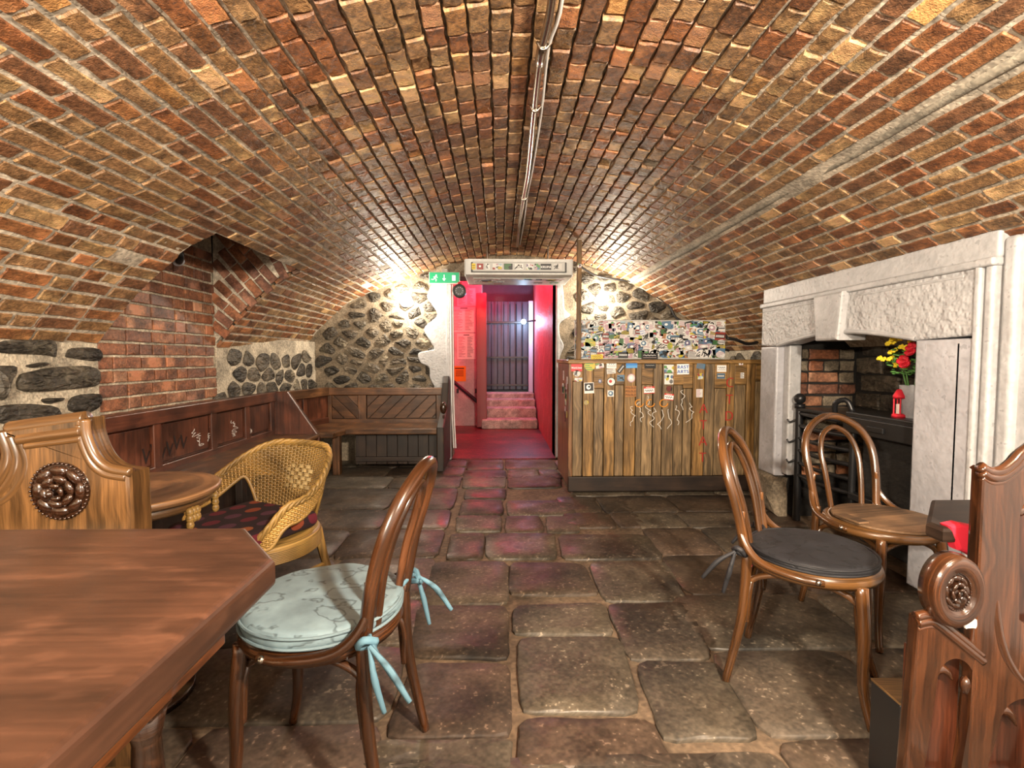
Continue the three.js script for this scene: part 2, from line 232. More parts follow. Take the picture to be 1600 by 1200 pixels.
{
  const COURSE = PL / Math.round(PL / 0.0745), NC = Math.round(PL / COURSE);
  const zs = [ZF - 0.05, AZ0, AZ1, ZN];
  const quad = [];
  const mk = (off, skipHole) => {
    const pos = [], uv = [], idx = [];
    for (let i = 0; i <= NC; i++) { const v = vaultAt(i * COURSE), o2 = off > 0.1 ? off : -0.0005 + 0.027 * Math.max(0, 1 - Math.abs(v.x - 0.1) / 1.2); zs.forEach(z => { pos.push(v.x - v.nx * o2, v.y - v.ny * o2, z); uv.push(i * COURSE, z); }); }
    for (let i = 0; i < NC; i++) for (let k = 0; k < 3; k++) { const xm = vaultAt((i + 0.5) * COURSE).x; if (skipHole && k === 1 && xm < AX) continue; const a = i * 4 + k, b = a + 4; idx.push(a, a + 1, b, b, a + 1, b + 1); }
    const g = new THREE.BufferGeometry(); g.setAttribute('position', new THREE.Float32BufferAttribute(pos, 3)); g.setAttribute('uv', new THREE.Float32BufferAttribute(uv, 2)); g.setIndex(idx); g.computeVertexNormals(); return g.toNonIndexed();
  };
  const ceil = struct('ceiling', merge([mk(0.016, true), mk(0.2, true)]), M.mortar, 'low barrel vault of rough brown bricks with pale mortar');
  // brick variants (local: x across the course, y along z, z out of the vault)
  const lens = [0.095, 0.105, 0.115, 0.13, 0.17, 0.205], V3 = [];
  for (const L of lens) for (let k = 0; k < 4; k++) { const w = 0.0655, r2 = rng(500 + V3.length); V3.push({ L, g: slab([[-w / 2, -L / 2], [w / 2, -L / 2], [w / 2, L / 2], [-w / 2, L / 2]], 0.02, { rnd: r2, jit: 0.003, sub: 3, edge: 0.005, nz: 0.0022, uvs: 2.2 }) }); }
  const all = []; const rb = rng(77);
  for (let i = 0; i < NC; i++) {
    const v = vaultAt((i + 0.5) * COURSE); if (v.x > 1.43 && v.x < 1.48) continue;
    const side = Math.abs(v.x - 0.15) > 1.15; let z = ZF - 0.02 + rb() * 0.1;
    while (z < 1.2) {
      const big = side ? (rb() < 0.6 ? 4 + Math.floor(rb() * 2) : Math.floor(rb() * 4)) : Math.floor(rb() * 4);
      let L = lens[big], ky = 1; if (v.x < AX) { if (z >= AZ0 - 0.03 && z < AZ1) { z = AZ1 + 0.003; continue; } if (z < AZ0 && z + L > AZ0 - 0.004) { ky = (AZ0 - 0.004 - z) / L; L *= ky; } } const zc = z + L / 2; z += L + 0.005 + rb() * 0.005 + (Math.abs(v.x) > 1 ? 0.005 : 0);
            if (v.x > 2.06 && zc > -3.75) continue;
      const mid = Math.abs(v.x - 0.1) < 1, sink = mid && rb() < 0.03 ? -0.01 : 0, pr = (rb() - 0.5) * (mid ? 0.008 : 0.004); if (rb() < 0.004) continue;
      const q = new THREE.Object3D(); q.position.set(v.x - v.nx * (0.014 - sink - pr), v.y - v.ny * (0.014 - sink - pr), zc);
      // local z -> inward normal, local y -> world z
      const N = V(v.nx, v.ny, 0), Yv = V(0, 0, 1), Xv = Yv.clone().cross(N);
      q.quaternion.setFromRotationMatrix(new THREE.Matrix4().makeBasis(Xv, Yv, N));
      q.scale.set(1 - 0.13 * Math.min(1, Math.max(0, (Math.abs(v.x - 0.1) - 0.5) / 0.7)), ky, 1); q.rotateZ((rb() - 0.5) * 0.03); q.rotateX((rb() - 0.5) * 0.035); q.rotateY((rb() - 0.5) * 0.05); q.updateMatrix();
      const c = V(v.x, v.y - EYE, zc).applyEuler(new THREE.Euler(0, -YAW, 0)).applyEuler(new THREE.Euler(-PITCH, 0, 0));
      let area = 0; if (c.z < -0.3) { const px = 800 + F * c.x / -c.z, py = 600 - F * c.y / -c.z; if (px > -20 && px < 1620 && py > -20 && py < 1200) { const d = V(-v.x, EYE - v.y, -zc), l = d.length(); area = L * Math.max(0.02, (d.x * v.nx + d.y * v.ny) / l) / (l * l); } }
      const tn = fbm(i * 0.13 % 1, (zc + 6) * 0.15 % 1, 8, 8, 3, 7) * 0.5 + rb() * 0.5;
      all.push({ q, gi: big * 4 + Math.floor(rb() * 4), tone: Math.min(7, Math.floor(tn * 8)), area });
    }
  }
  all.sort((a, b) => b.area - a.area);
  all.slice(0, 300).forEach(b => { const m = part('brick', V3[b.gi].g, brickMats[b.tone], ceil); m.position.copy(b.q.position); m.quaternion.copy(b.q.quaternion); m.scale.copy(b.q.scale); });
  const rest = all.slice(300), pos = [], nor = [], uv = [], col = []; const p3 = V(0, 0, 0), nm = new THREE.Matrix3();
  const NI = V3.map(v => v.g);
  for (const b of rest) { const g = NI[b.gi], P = g.attributes.position, Nn = g.attributes.normal, U = g.attributes.uv; nm.getNormalMatrix(b.q.matrix); const t = TONES[b.tone], du = hash2(pos.length, 3, 1);
    for (let i = 0; i < P.count; i++) { p3.fromBufferAttribute(P, i).applyMatrix4(b.q.matrix); pos.push(p3.x, p3.y, p3.z); p3.fromBufferAttribute(Nn, i).applyMatrix3(nm).normalize(); nor.push(p3.x, p3.y, p3.z); uv.push(U.getX(i) + du, U.getY(i) + du * 2); col.push(...t); } }
  const g = new THREE.BufferGeometry(); g.setAttribute('position', new THREE.Float32BufferAttribute(pos, 3)); g.setAttribute('normal', new THREE.Float32BufferAttribute(nor, 3)); g.setAttribute('uv', new THREE.Float32BufferAttribute(uv, 2)); g.setAttribute('color', new THREE.Float32BufferAttribute(col, 3));
  const o = part('distant_bricks', g, brickVC, ceil); o.userData.kind = 'stuff';
  const bandPts = []; for (let z = ZF; z <= 1; z += 0.35) bandPts.push(V(1.458 + 0.006 * Math.sin(z * 5), 1.966 + 0.003 * Math.sin(z * 7), z));
  part('mortar_ridge', sweep(bandPts, [0.02, 0.026, 0.018, 0.028, 0.03], 60, 6), M.band, ceil, 'grey mortar ridge running along the vault');
}
console.log('vault done');

// ---------- walls ----------
function placeStones(parent, list, keep, to, mats, o) { for (const c of list) { if (!keep(c)) continue; const r2 = rng(Math.floor((c.c[0] + 10) * 917 + (c.c[1] + 10) * 7919)); if (c.P.length < 3) continue;
  const k = o.shrink ? o.shrink() : 1; const P = c.P.map(p => [c.c[0] + (p[0] - c.c[0]) * k, c.c[1] + (p[1] - c.c[1]) * k]);
  const g = slab(P, o.depth * (0.6 + r2() * 0.8), { rnd: r2, jit: o.jit || 0.008, sub: 3, edge: o.edge || 0.02, bulge: o.bulge || 0.01, nz: o.nz || 0.008, round: true, uvs: 1.6 }); to(g); part('stone', g, mats[Math.floor(r2() * mats.length)], parent); } }
// far wall with doorway
const DX0 = -0.53, DX1 = 0.63;
{
  const s = new THREE.Shape(); s.moveTo(-2.2, -0.05); s.lineTo(DX0, -0.05); s.lineTo(DX0, 2.02); s.lineTo(DX1, 2.02); s.lineTo(DX1, -0.05); s.lineTo(2.75, -0.05); s.lineTo(2.75, 2.5); s.lineTo(-2.2, 2.5); s.closePath();
  const g = extrude(s, 0.35, 0); g.translate(0, 0, ZF - 0.35);
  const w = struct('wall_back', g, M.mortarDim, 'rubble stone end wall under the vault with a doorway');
  const rnd = rng(31), ok = c => { const [x, y] = c.c; return y > 0.7 && y < profY(x) - 0.03 && (x < -0.72 || x > 0.84) && x > -1.98 && x < 2.5; };
  placeStones(w, cells(-2.1, 2.6, 0.7, 2.3, 0.23, 0.1, rnd, 0.013), ok, gg => gg.translate(0, 0, ZF), stoneMats, { depth: 0.02, bulge: 0.006, nz: 0.008, edge: 0.018, jit: 0.012, shrink: () => 0.8 + rnd() * 0.2 });
  // white plaster edging both sides of the doorway
  const zT = ZF + 0.02, L = [[960, 235], [915, 340], [960, 420], [1000, 510], [890, 620], [950, 740], [975, 790], [930, 805], [840, 830], [860, 910], [930, 950], [940, 1040], [975, 1110]].map(([x, y]) => { const p = onZ(500 + x * 0.18333, 400 + y * 0.18333, zT); return [p.x, p.y]; });
  const Rr = [[1450, 330], [1470, 480], [1480, 620], [1535, 690], [1430, 770], [1430, 900], [1470, 1000], [1440, 1090], [1410, 1200]].map(([x, y]) => { const p = onZ(660 + x * 0.15, 390 + y * 0.15, zT); return [p.x, p.y]; });
  const lp = smoothLine(L, 50), rp = smoothLine(Rr, 40);
  const gl = extrude(poly([[DX0 + 0.0, 2.0], ...lp, [-0.7, 0.02], [DX0, 0.02]]), 0.04, 0.012, { s: 1.5 }); gl.translate(0, 0, ZF);
  const gr = extrude(poly([[DX1, 2.0], ...rp, [0.76, 0.02], [DX1, 0.02]]), 0.04, 0.012, { s: 1.5 }); gr.translate(0, 0, ZF);
  struct('trim_1', gl, M.white, 'wavy white plaster edging left of the red doorway'); struct('trim_2', gr, M.white, 'wavy white plaster edging between red doorway and counter');
  struct('trim_3', span(DX0 - 0.05, DX0 + 0.0, 0, 2.0, ZF - 0.05, ZF + 0.07, 0.01), M.white, 'white painted wooden door jamb beside pew end');
}
// left wall: near rubble, brick alcove, far rubble
const XL = -2.17;
{
  const w = struct('wall_left', merge([span(XL - 0.3, XL, -0.05, 1.26, AZ1, ZN, 0), ]), M.mortarPale, 'left rubble wall with wide pale mortar below the vault');
  const rnd = rng(61);
  const SP = [[[0, 670], [330, 665], [380, 700], [375, 800], [320, 770], [0, 775], [-80, 730]], [[440, 790], [480, 725], [690, 730], [695, 820], [500, 800]], [[100, 960], [150, 900], [360, 860], [560, 855], [690, 880], [680, 990], [560, 1000], [130, 1035]], [[-60, 850], [120, 850], [60, 960], [30, 1080], [-60, 1090]], [[-50, 1120], [190, 1110], [400, 1140], [420, 1260], [-50, 1260]], [[480, 1060], [690, 1035], [695, 1130], [600, 1180], [460, 1170]], [[165, 850], [320, 825], [320, 850], [190, 868]], [[280, 1080], [430, 1070], [430, 1098], [290, 1115]]];
  for (const q of SP) { const P = q.map(([a, b]) => { const p = onX(a * 0.225, 380 + b * 0.225, XL); return [-p.z, p.y]; }).reverse(); const r2 = rng(Math.floor(q[0][0] * 7 + q[0][1]) + 300); const g = slab(P, 0.022, { rnd: r2, jit: 0.006, sub: 3, edge: 0.018, bulge: 0.006, nz: 0.007, round: true, uvs: 1.6 }); g.rotateY(Math.PI / 2); g.translate(XL, 0, 0); part('stone', g, [stoneMats[0], stoneMats[2]][Math.floor(r2() * 2)], w); }
  placeStones(w, cells(0.3, 2.85, 0.3, 1.25, 0.36, 0.19, rnd, 0.028), c => c.c[0] > 0.3 && c.c[0] < 2.0 && c.c[1] < 1.15 + 0.0 && c.c[1] > 0.35, g => { g.rotateY(Math.PI / 2); g.translate(XL, 0, 0); g.translate(0, 0, 0); }, [stoneMats[0], stoneMats[2]], { depth: 0.03, jit: 0.014, edge: 0.03, nz: 0.012, shrink: () => 0.85 + rnd() * 0.15 });
  // rotateY(90deg) maps local x to -z, so local x is the distance into the room
  const b = struct('wall_alcove', merge([span(XL - 0.3, XL - 0.015, -0.05, 2.3, AZ0, AZ1, 0), span(XL - 0.25, XL - 0.02, 2.1, 2.3, AZ0, AZ1, 0)]), M.mortarPale, 'bricked-up opening between two lengths of rubble wall');
  b.userData.category = 'wall'; const rb = rng(83);
  for (let j = 0; j < 17; j++) { let z = AZ1 - 0.005; const y = 0.62 + j * 0.079; while (z > AZ0 + 0.03) { let L = rb() < 0.35 ? 0.1 : 0.2 + rb() * 0.02; L = Math.min(L, z - AZ0 - 0.004); if (L < 0.03) break; const g = slab([[-L / 2, -0.032], [L / 2, -0.032], [L / 2, 0.032], [-L / 2, 0.032]], 0.012, { rnd: rb, jit: 0.002, edge: 0.005, nz: 0.0018, uvs: 2.2 }); g.rotateY(Math.PI / 2); g.translate(XL - 0.015, y, z - L / 2); part('brick', g, redTones[Math.floor(rb() * 4)], b); z -= L + 0.011; } }
  // cheeks of the opening cut through the vault
  const edge = []; for (let s = 0; s < PL; s += 0.05) { const v = vaultAt(s); if (v.x > AX) break; edge.push([v.x - v.nx * 0.03, v.y - v.ny * 0.03]); }
  const pg = poly([...edge, [AX, 2.25], [XL, 2.25]]);
  const c1 = extrude(pg, 0.12, 0); c1.translate(0, 0, AZ0 - 0.12); const c2 = extrude(pg, 0.12, 0); c2.translate(0, 0, AZ1);
  const c3 = span(AX + 0.0, AX + 0.1, profY(AX) + 0.05, 2.35, AZ0, AZ1, 0); struct('ceiling_shaft', merge([c3, span(XL - 0.1, AX + 0.1, 2.3, 2.45, AZ0 - 0.1, AZ1 + 0.1, 0)]), M.sootShade, 'dark lid over the vault opening with shaft shade in its colour').userData.category = 'ceiling';  // dark colour painted in place of the shade up the shaft
  const ck = struct('wall_cheek', merge([c1, c2]), M.mortar, 'brick cheeks of the opening cut into the vault'); ck.userData.category = 'wall';
  for (let j = 0; j < 12; j++) { const v = vaultAt(0.05 + j * 0.079), dx = -v.nx, dy = -v.ny; if (v.x > AX - 0.02) break; for (let k = 0; k < 4; k++) { const L = 0.14, o0 = 0.02 + k * (L + 0.01) + (j % 2 ? -0.03 : 0); const cx = v.x + dx * (o0 + L / 2), cy = v.y + dy * (o0 + L / 2); if (cx < XL + 0.02 || cy > 2.1) continue; const g = slab([[-L / 2, -0.032], [L / 2, -0.032], [L / 2, 0.032], [-L / 2, 0.032]], 0.01, { rnd: rb, jit: 0.002, edge: 0.005, nz: 0.0015, uvs: 2.2 }); g.rotateZ(Math.atan2(dy, dx)); g.translate(cx, cy, AZ0); part('brick', g, redTones[Math.floor(rb() * 4)], ck); } }
  // far rubble length, angled to the corner
  const A = V(XL, 0, AZ0), B = V(-2.02, 0, ZF), len = A.distanceTo(B), ang = Math.atan2(-(B.z - A.z), B.x - A.x);
  const g = span(0, len + 0.1, -0.05, 1.3, -0.3, 0, 0); g.rotateY(ang); g.translate(A.x, 0, A.z);
  const w2 = struct('wall_left_far', g, M.mortarPale, 'small-stone rubble wall above the corner pew'); w2.userData.category = 'wall';
  placeStones(w2, cells(0, len, 0.7, 1.25, 0.2, 0.135, rng(19), 0.01), c => c.c[0] > 0.03 && c.c[0] < len - 0.03 && c.c[1] > 0.7 && c.c[1] < 1.25 && c.P.every(p => p[1] < 1.27), gg => { gg.rotateY(ang); gg.translate(A.x, 0, A.z); }, [stoneMats[1], stoneMats[3], stoneMats[2]], { depth: 0.012, bulge: 0.004, nz: 0.005, edge: 0.012, shrink: () => 0.88 + rnd() * 0.12 });
}
// right side: wall beyond the chimney breast, breast, near wall, rear wall
const XR = 2.0, FZ0 = -3.716, FZ1 = -2.05, OZ0 = -3.5, OZ1 = -2.32;
{
  const w = struct('wall_right', merge([span(2.5, 2.8, -0.05, 1.3, ZF, FZ0 - 0.02, 0)]), M.mortarPale, 'rubble wall between counter and chimney breast');
  placeStones(w, cells(3.7, 5.5, 0.7, 1.25, 0.25, 0.13, rng(91), 0.016), c => c.c[0] > 3.75 && c.c[0] < 5.5 && c.c[1] > 0.7 && c.c[1] < 1.18, g => { g.rotateY(-Math.PI / 2); g.scale(1, 1, 1); g.translate(2.5, 0, -9.25); }, [stoneMats[1], stoneMats[3]], { depth: 0.03 });
  const br = struct('wall_breast', merge([span(XR + 0.05, 2.75, -0.05, 1.9, FZ0, OZ0, 0), span(XR + 0.05, 2.75, -0.05, 1.9, OZ1, FZ1, 0), span(XR + 0.05, 2.75, 1.27, 1.9, OZ0, OZ1, 0), span(2.55, 2.75, -0.05, 1.9, OZ0, OZ1, 0)]), M.sootShade, 'sooty chimney breast around the hearth'); br.userData.category = 'wall';
  struct('wall_right_near', span(XR + 0.02, 2.4, -0.05, 1.75, FZ1, ZN, 0), M.white, 'white painted wall beside the fireplace').userData.category = 'wall';
  struct('wall_rear', span(-2.5, 2.8, -0.05, 2.5, ZN, ZN + 0.3, 0), M.white, 'white painted rear wall').userData.category = 'wall';
  // hearth bricks on the far cheek and back
  const rb = rng(301);
  for (let j = 0; j < 11; j++) { let x = XR + 0.09; const y = 0.32 + j * 0.083; while (x < 2.5) { const L = Math.min(rb() < 0.4 ? 0.1 : 0.21, 2.54 - x); const g = slab([[-L / 2, -0.034], [L / 2, -0.034], [L / 2, 0.034], [-L / 2, 0.034]], 0.012, { rnd: rb, jit: 0.004, edge: 0.006, nz: 0.003, uvs: 2 }); g.translate(x + L / 2, y, OZ0); part('brick', g, rb() < 0.4 ? M.mortarDim : rb() < 0.7 ? redTones[Math.floor(rb() * 4)] : stoneMats[0], br); x += L + 0.012; } }
  for (let j = 0; j < 8; j++) { let z = OZ0 + 0.02 + (j % 2) * 0.05; const y = 0.34 + j * 0.122; while (z < OZ1 - 0.05) { const L = Math.min(0.2 + rb() * 0.16, OZ1 - z - 0.01); const g = slab([[-L / 2, -0.054], [L / 2, -0.054], [L / 2, 0.054], [-L / 2, 0.054]], 0.02, { rnd: rb, jit: 0.005, edge: 0.01, nz: 0.006, uvs: 1.5 }); g.rotateY(-Math.PI / 2); g.translate(2.55, y, z + L / 2); part('stone', g, stoneMats[Math.floor(rb() * 3)], br); z += L + 0.012; } }
}
console.log('walls done');

// ---------- floor ----------
{
  const f = struct('floor', span(-2.6, 2.9, -0.2, -0.018, ZF - 0.35, ZN, 0, { s: 0.8 }), M.joint, 'dark worn flagstone floor with earthy joints');
  const Q = [[[395, 175], [540, 170], [540, 208], [390, 208]], [[385, 212], [530, 212], [530, 265], [370, 268]], [[547, 215], [790, 215], [800, 265], [550, 268]], [[362, 270], [525, 270], [525, 325], [358, 325]], [[542, 272], [665, 270], [682, 328], [542, 330]], [[690, 272], [800, 272], [815, 328], [692, 328]], [[340, 337], [463, 335], [460, 425], [322, 428]], [[472, 335], [718, 335], [728, 425], [470, 425]], [[740, 340], [1060, 340], [1120, 425], [755, 428]], [[272, 440], [548, 436], [548, 590], [240, 592]], [[560, 440], [825, 445], [885, 555], [556, 558]], [[220, 602], [548, 600], [553, 790], [185, 778]], [[575, 600], [900, 590], [940, 705], [570, 700]], [[850, 440], [1130, 440], [1210, 580], [905, 580]], [[590, 715], [960, 715], [1045, 985], [598, 985]], [[912, 592], [1215, 590], [1300, 790], [1000, 795]], [[212, 805], [555, 812], [560, 1072], [95, 1080]], [[602, 1010], [1070, 1015], [1160, 1190], [588, 1190]], [[1022, 805], [1320, 805], [1480, 1085], [1120, 1085]], [[60, 1092], [560, 1085], [560, 1200], [10, 1200]], [[550, 125], [738, 125], [745, 165], [552, 168]], [[385, 125], [540, 125], [540, 165], [385, 168]]];
  const addFlag = (P, i) => { const c = P.reduce((a, p) => [a[0] + p[0] / P.length, a[1] + p[1] / P.length], [0, 0]); const r2 = rng(Math.floor(c[0] * 991 + c[1] * 7717) + 5000); const g = slab(P, 0.016, { rnd: r2, jit: 0.007, sub: 7, edge: 0.007, bulge: 0.0005, nz: 0.0012, round: true, uvs: 0.9, crease: 0.9 }); g.rotateX(-Math.PI / 2); g.translate(0, -0.018, 0); part('flagstone', g, flagMats[Math.floor(r2() * 5)], f); };
  for (const q of Q) { const P = q.map(([x, y]) => { const p = onY(560 + x * 0.4249, 690 + y * 0.4249); return [p.x, -p.z]; }); { const c = P.reduce((a, p) => [a[0] + p[0] / 4, a[1] + p[1] / 4], [0, 0]); addFlag(P.reverse().map(p => [c[0] + (p[0] - c[0]) * 1.03, c[1] + (p[1] - c[1]) * 1.03])); } }
  const rf = rng(404);
  const rows = (x0, x1, zs, wmin, wmax) => { for (let i = 0; i < zs.length - 1; i++) { const d0 = zs[i], d1 = zs[i + 1]; let x = x0; while (x < x1 - 0.05) { let w = wmin + rf() * (wmax - wmin); if (x + w > x1 - 0.18) w = x1 - x; addFlag([[x + 0.006, d0 + 0.006], [x + w - 0.006, d0 + 0.006], [x + w - 0.006, d1 - 0.006], [x + 0.006, d1 - 0.006]]); x += w; } } };
  rows(-2.2, -0.345, [1.1, 1.5, 1.92, 2.3, 2.78, 3.25, 3.68, 4.3, 4.75, 5.15, 5.5], 0.4, 0.8);
  rows(0.93, 2.1, [2.78, 3.24, 3.58, 4.02], 0.3, 0.65); rows(0.9, 2.1, [2.3, 2.78], 0.4, 0.7); rows(0.79, 2.1, [1.4, 1.85, 2.3], 0.4, 0.7);
  rows(0.45, 1.0, [3.26, 3.58, 4.0], 0.25, 0.4); rows(0.8, 2.0, [1.1, 1.4], 0.4, 0.7);
  rows(-0.345, 0.6, [4.62, 5.0, 5.5], 0.3, 0.5); rows(0.6, 2.5, [4.02, 4.7, 5.5], 0.5, 0.8);
  rows(-2.2, 2.0, [-2.4, -1.9, -1.4, -0.9, -0.4, 0.1, 0.6, 1.1], 0.45, 0.8); rows(-0.345, 0.8, [1.1, 1.36], 0.4, 0.6);
}
// ---------- passage beyond the doorway ----------
{
  const pz = ZF - 0.35;
  struct('floor_passage', span(-0.9, 0.75, -0.2, 0.0, -8.4, ZF - 0.0, 0, { s: 0.8 }), M.corridorFloor, 'flat passage floor with red light put into its colour').userData.category = 'floor';
  struct('wall_passage_right', span(0.63, 0.85, -0.05, 2.6, -9.3, ZF - 0.05, 0), mat([0.7, 0.16, 0.18], { map: plasterCol, bumpMap: plasterBump, bumpScale: 0.015, roughness: 0.5 }), 'rough passage wall on the counter side').userData.category = 'wall';  // wall colour reddened to carry the red lamp light
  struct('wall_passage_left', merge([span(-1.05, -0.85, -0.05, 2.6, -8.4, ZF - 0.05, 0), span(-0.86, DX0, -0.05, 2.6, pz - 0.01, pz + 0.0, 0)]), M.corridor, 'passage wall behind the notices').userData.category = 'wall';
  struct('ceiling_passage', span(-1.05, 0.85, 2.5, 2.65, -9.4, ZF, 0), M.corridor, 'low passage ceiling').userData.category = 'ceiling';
  struct('wall_passage_end', span(-1.05, -0.29, -0.05, 2.6, -8.5, -8.3, 0), M.corridor, 'pale boarded partition carrying the notices').userData.category = 'wall';
  struct('wall_passage_stair', span(-0.42, -0.3, -0.05, 2.6, -9.4, -8.5, 0), M.corridor, 'wall beside the steps').userData.category = 'wall';
  struct('wall_passage_gate', span(-0.42, 0.85, -0.05, 2.6, -9.45, -9.3, 0), M.gate, 'dark wall behind the gate').userData.category = 'wall';
  const st = thing('stone_steps', 'worn pale stone steps rising to the dark gate', 'steps', [0, 0, 0]);
  const hs = [0.155, 0.31, 0.43, 0.52]; hs.forEach((h, i) => part('step', span(-0.28, 0.61, i ? hs[i - 1] - 0.02 : 0, h, -9.0, -7.86 - i * 0.27, 0.025, { s: 2 }), M.stepStone, st));
  const gt = thing('iron_gate', 'dark boarded gate with vertical bars above the steps', 'gate', [0, 0, -9.09]);
  for (let i = 0; i < 7; i++) part('board', span(-0.26 + i * 0.115, -0.148 + i * 0.115, 0.55, 2.15, -0.03, 0, 0.006), M.gate, gt);
  for (let i = 0; i < 8; i++) part('bar', sweep([[-0.25 + i * 0.11, 0.56, 0.05], [-0.25 + i * 0.11, 2.1, 0.05]], 0.008, 2, 6), M.blackPlastic, gt);
  for (const y of [0.62, 1.12, 1.75]) part('rail', span(-0.27, 0.55, y, y + 0.035, 0.035, 0.06, 0.004), M.blackPlastic, gt);
  part('frame', span(0.53, 0.61, 0.5, 2.15, -0.05, 0.12, 0.01), M.frameBlue, gt, 'pale blue frame edge');
  const notices = [[714, 450, 743, 478, 'printed menu sheet pinned highest on the partition'], [706, 479, 743, 519, 'large printed notice in the middle of the partition'], [714, 521, 743, 561, 'lower printed list with a curling corner'], [708, 572, 728, 596, 'small orange notice near the handrail']];
  const cv = document.createElement('canvas'); cv.width = 256; cv.height = 320; const x = cv.getContext('2d'); x.fillStyle = '#ece6dc'; x.fillRect(0, 0, 256, 320); x.fillStyle = '#333'; x.fillRect(90, 14, 80, 10); for (let i = 0; i < 26; i++) for (let k = 0; k < 2; k++) x.fillRect(20 + k * 122, 40 + i * 10, 40 + hash2(i, k, 3) * 60, 3);
  const nt = new THREE.CanvasTexture(cv); nt.colorSpace = THREE.SRGBColorSpace; const nm = mat([1, 1, 1], { map: nt, roughness: 0.8 });
  const cv2 = document.createElement('canvas'); cv2.width = 128; cv2.height = 160; const x2 = cv2.getContext('2d'); x2.fillStyle = '#f09020'; x2.fillRect(0, 0, 128, 160); x2.fillStyle = '#3a2008'; x2.font = 'bold 15px sans-serif'; x2.textAlign = 'center'; x2.fillRect(18, 18, 92, 12); for (let i = 0; i < 7; i++) x2.fillRect(24, 42 + i * 10, 80, 4); x2.fillText('○ ○ ○', 64, 142);
  const nt2 = new THREE.CanvasTexture(cv2); nt2.colorSpace = THREE.SRGBColorSpace; const nm2 = mat([1, 1, 1], { map: nt2, roughness: 0.8 });
  notices.forEach(([a, b, c, d, l], i) => { const p = onZ(a, b, -8.29), q = onZ(c, d, -8.29); const g = new THREE.BoxGeometry(q.x - p.x, p.y - q.y, 0.003); g.translate((p.x + q.x) / 2, (p.y + q.y) / 2, -8.296); one('notice', g, i === 3 ? nm2 : nm, l, 'notice'); });
  const a = onZ(705, 594, -8.2), b = onZ(750, 630, -8.2);
  const hr = thing('handrail', 'dark sloping handrail in front of the notices', 'handrail', [0, 0, 0]); part('rail', sweep([[a.x, a.y, -8.25], [b.x, b.y, -8.1]], 0.032, 4, 8), M.blackPlastic, hr); part('post', span(-0.34, -0.29, 0, 0.95, -8.28, -8.06, 0.01), M.blackPlastic, hr); for (const x of [-0.7, -0.4]) part('bracket', span(x, x + 0.03, 0.55, 0.62, -8.3, -8.22, 0.004), M.blackPlastic, hr);
  struct('door_1', merge([span(-0.36, -0.2, 0.02, 2.15, -7.98, -7.93, 0.01)]), mat([0.2, 0.05, 0.05], { roughness: 0.5 }), 'narrow door leaf edge beside the steps with red light in its colour');  // red passage light painted into the leaf colour
  const lamp = thing('passage_lamp', 'red bulb hanging from passage ceiling', 'lamp', [-0.15, 2.3, -7.6]); part('globe', new THREE.SphereGeometry(0.05, 20, 14), mat([1, 0.1, 0.1], { emissive: new THREE.Color().setRGB(1, 0.02, 0.04), emissiveIntensity: 8 }), lamp); part('cord', sweep([[0, 0.05, 0], [0, 0.2, 0]], 0.006, 2, 6), M.blackPlastic, lamp);
  const l2 = thing('stair_lamp', 'cool bulkhead lamp above the steps', 'lamp', [0.42, 1.75, -8.62]); part('globe', new THREE.SphereGeometry(0.045, 18, 12), mat([0.5, 0.7, 1], { emissive: new THREE.Color().setRGB(0.5, 0.72, 1), emissiveIntensity: 6 }), l2); part('arm', sweep([[0, 0, 0], [0.21, 0.02, 0]], 0.015, 3, 8), M.blackPlastic, l2);
}
console.log('floor, passage done');

// ---------- lamps ----------
function globeLamp(p, wallDir, label) { const t = thing('globe_lamp', label, 'lamp', p, 0); part('globe', new THREE.SphereGeometry(0.068, 24, 18), M.bulb, t); const w = V(...wallDir); if (p[1] < 1.7) part('hanging_rod', sweep([V(0, 0.15, 0), V(-0.05, profY(p[0]) - p[1] - 0.01, 0)], 0.008, 3, 8), M.blackPlastic, t); part('holder', sweep([w.clone().multiplyScalar(0.06), w.clone().multiplyScalar(0.17)], [0.032, 0.04], 3, 14), M.blackPlastic, t); part('back_plate', sweep([w.clone().multiplyScalar(0.165), w.clone().multiplyScalar(0.19)], 0.055, 2, 18), M.acWhite, t); }
globeLamp([-0.99, 1.735, -5.36], [0, 0, -1], 'glowing globe lamp on rubble wall beside the exit sign');
globeLamp([1.106, 1.755, -5.36], [0, 0, -1], 'glowing globe lamp on rubble wall above the sticker board');
globeLamp([0.85, 1.82, 0.12], [0.05, 1, 0], 'globe lamp under the vault near the carved pew end with roundel');
globeLamp([-0.95, 1.55, 0.75], [-0.1, 1, 0], 'added unseen globe lamp brightening the vault near the rear wall');

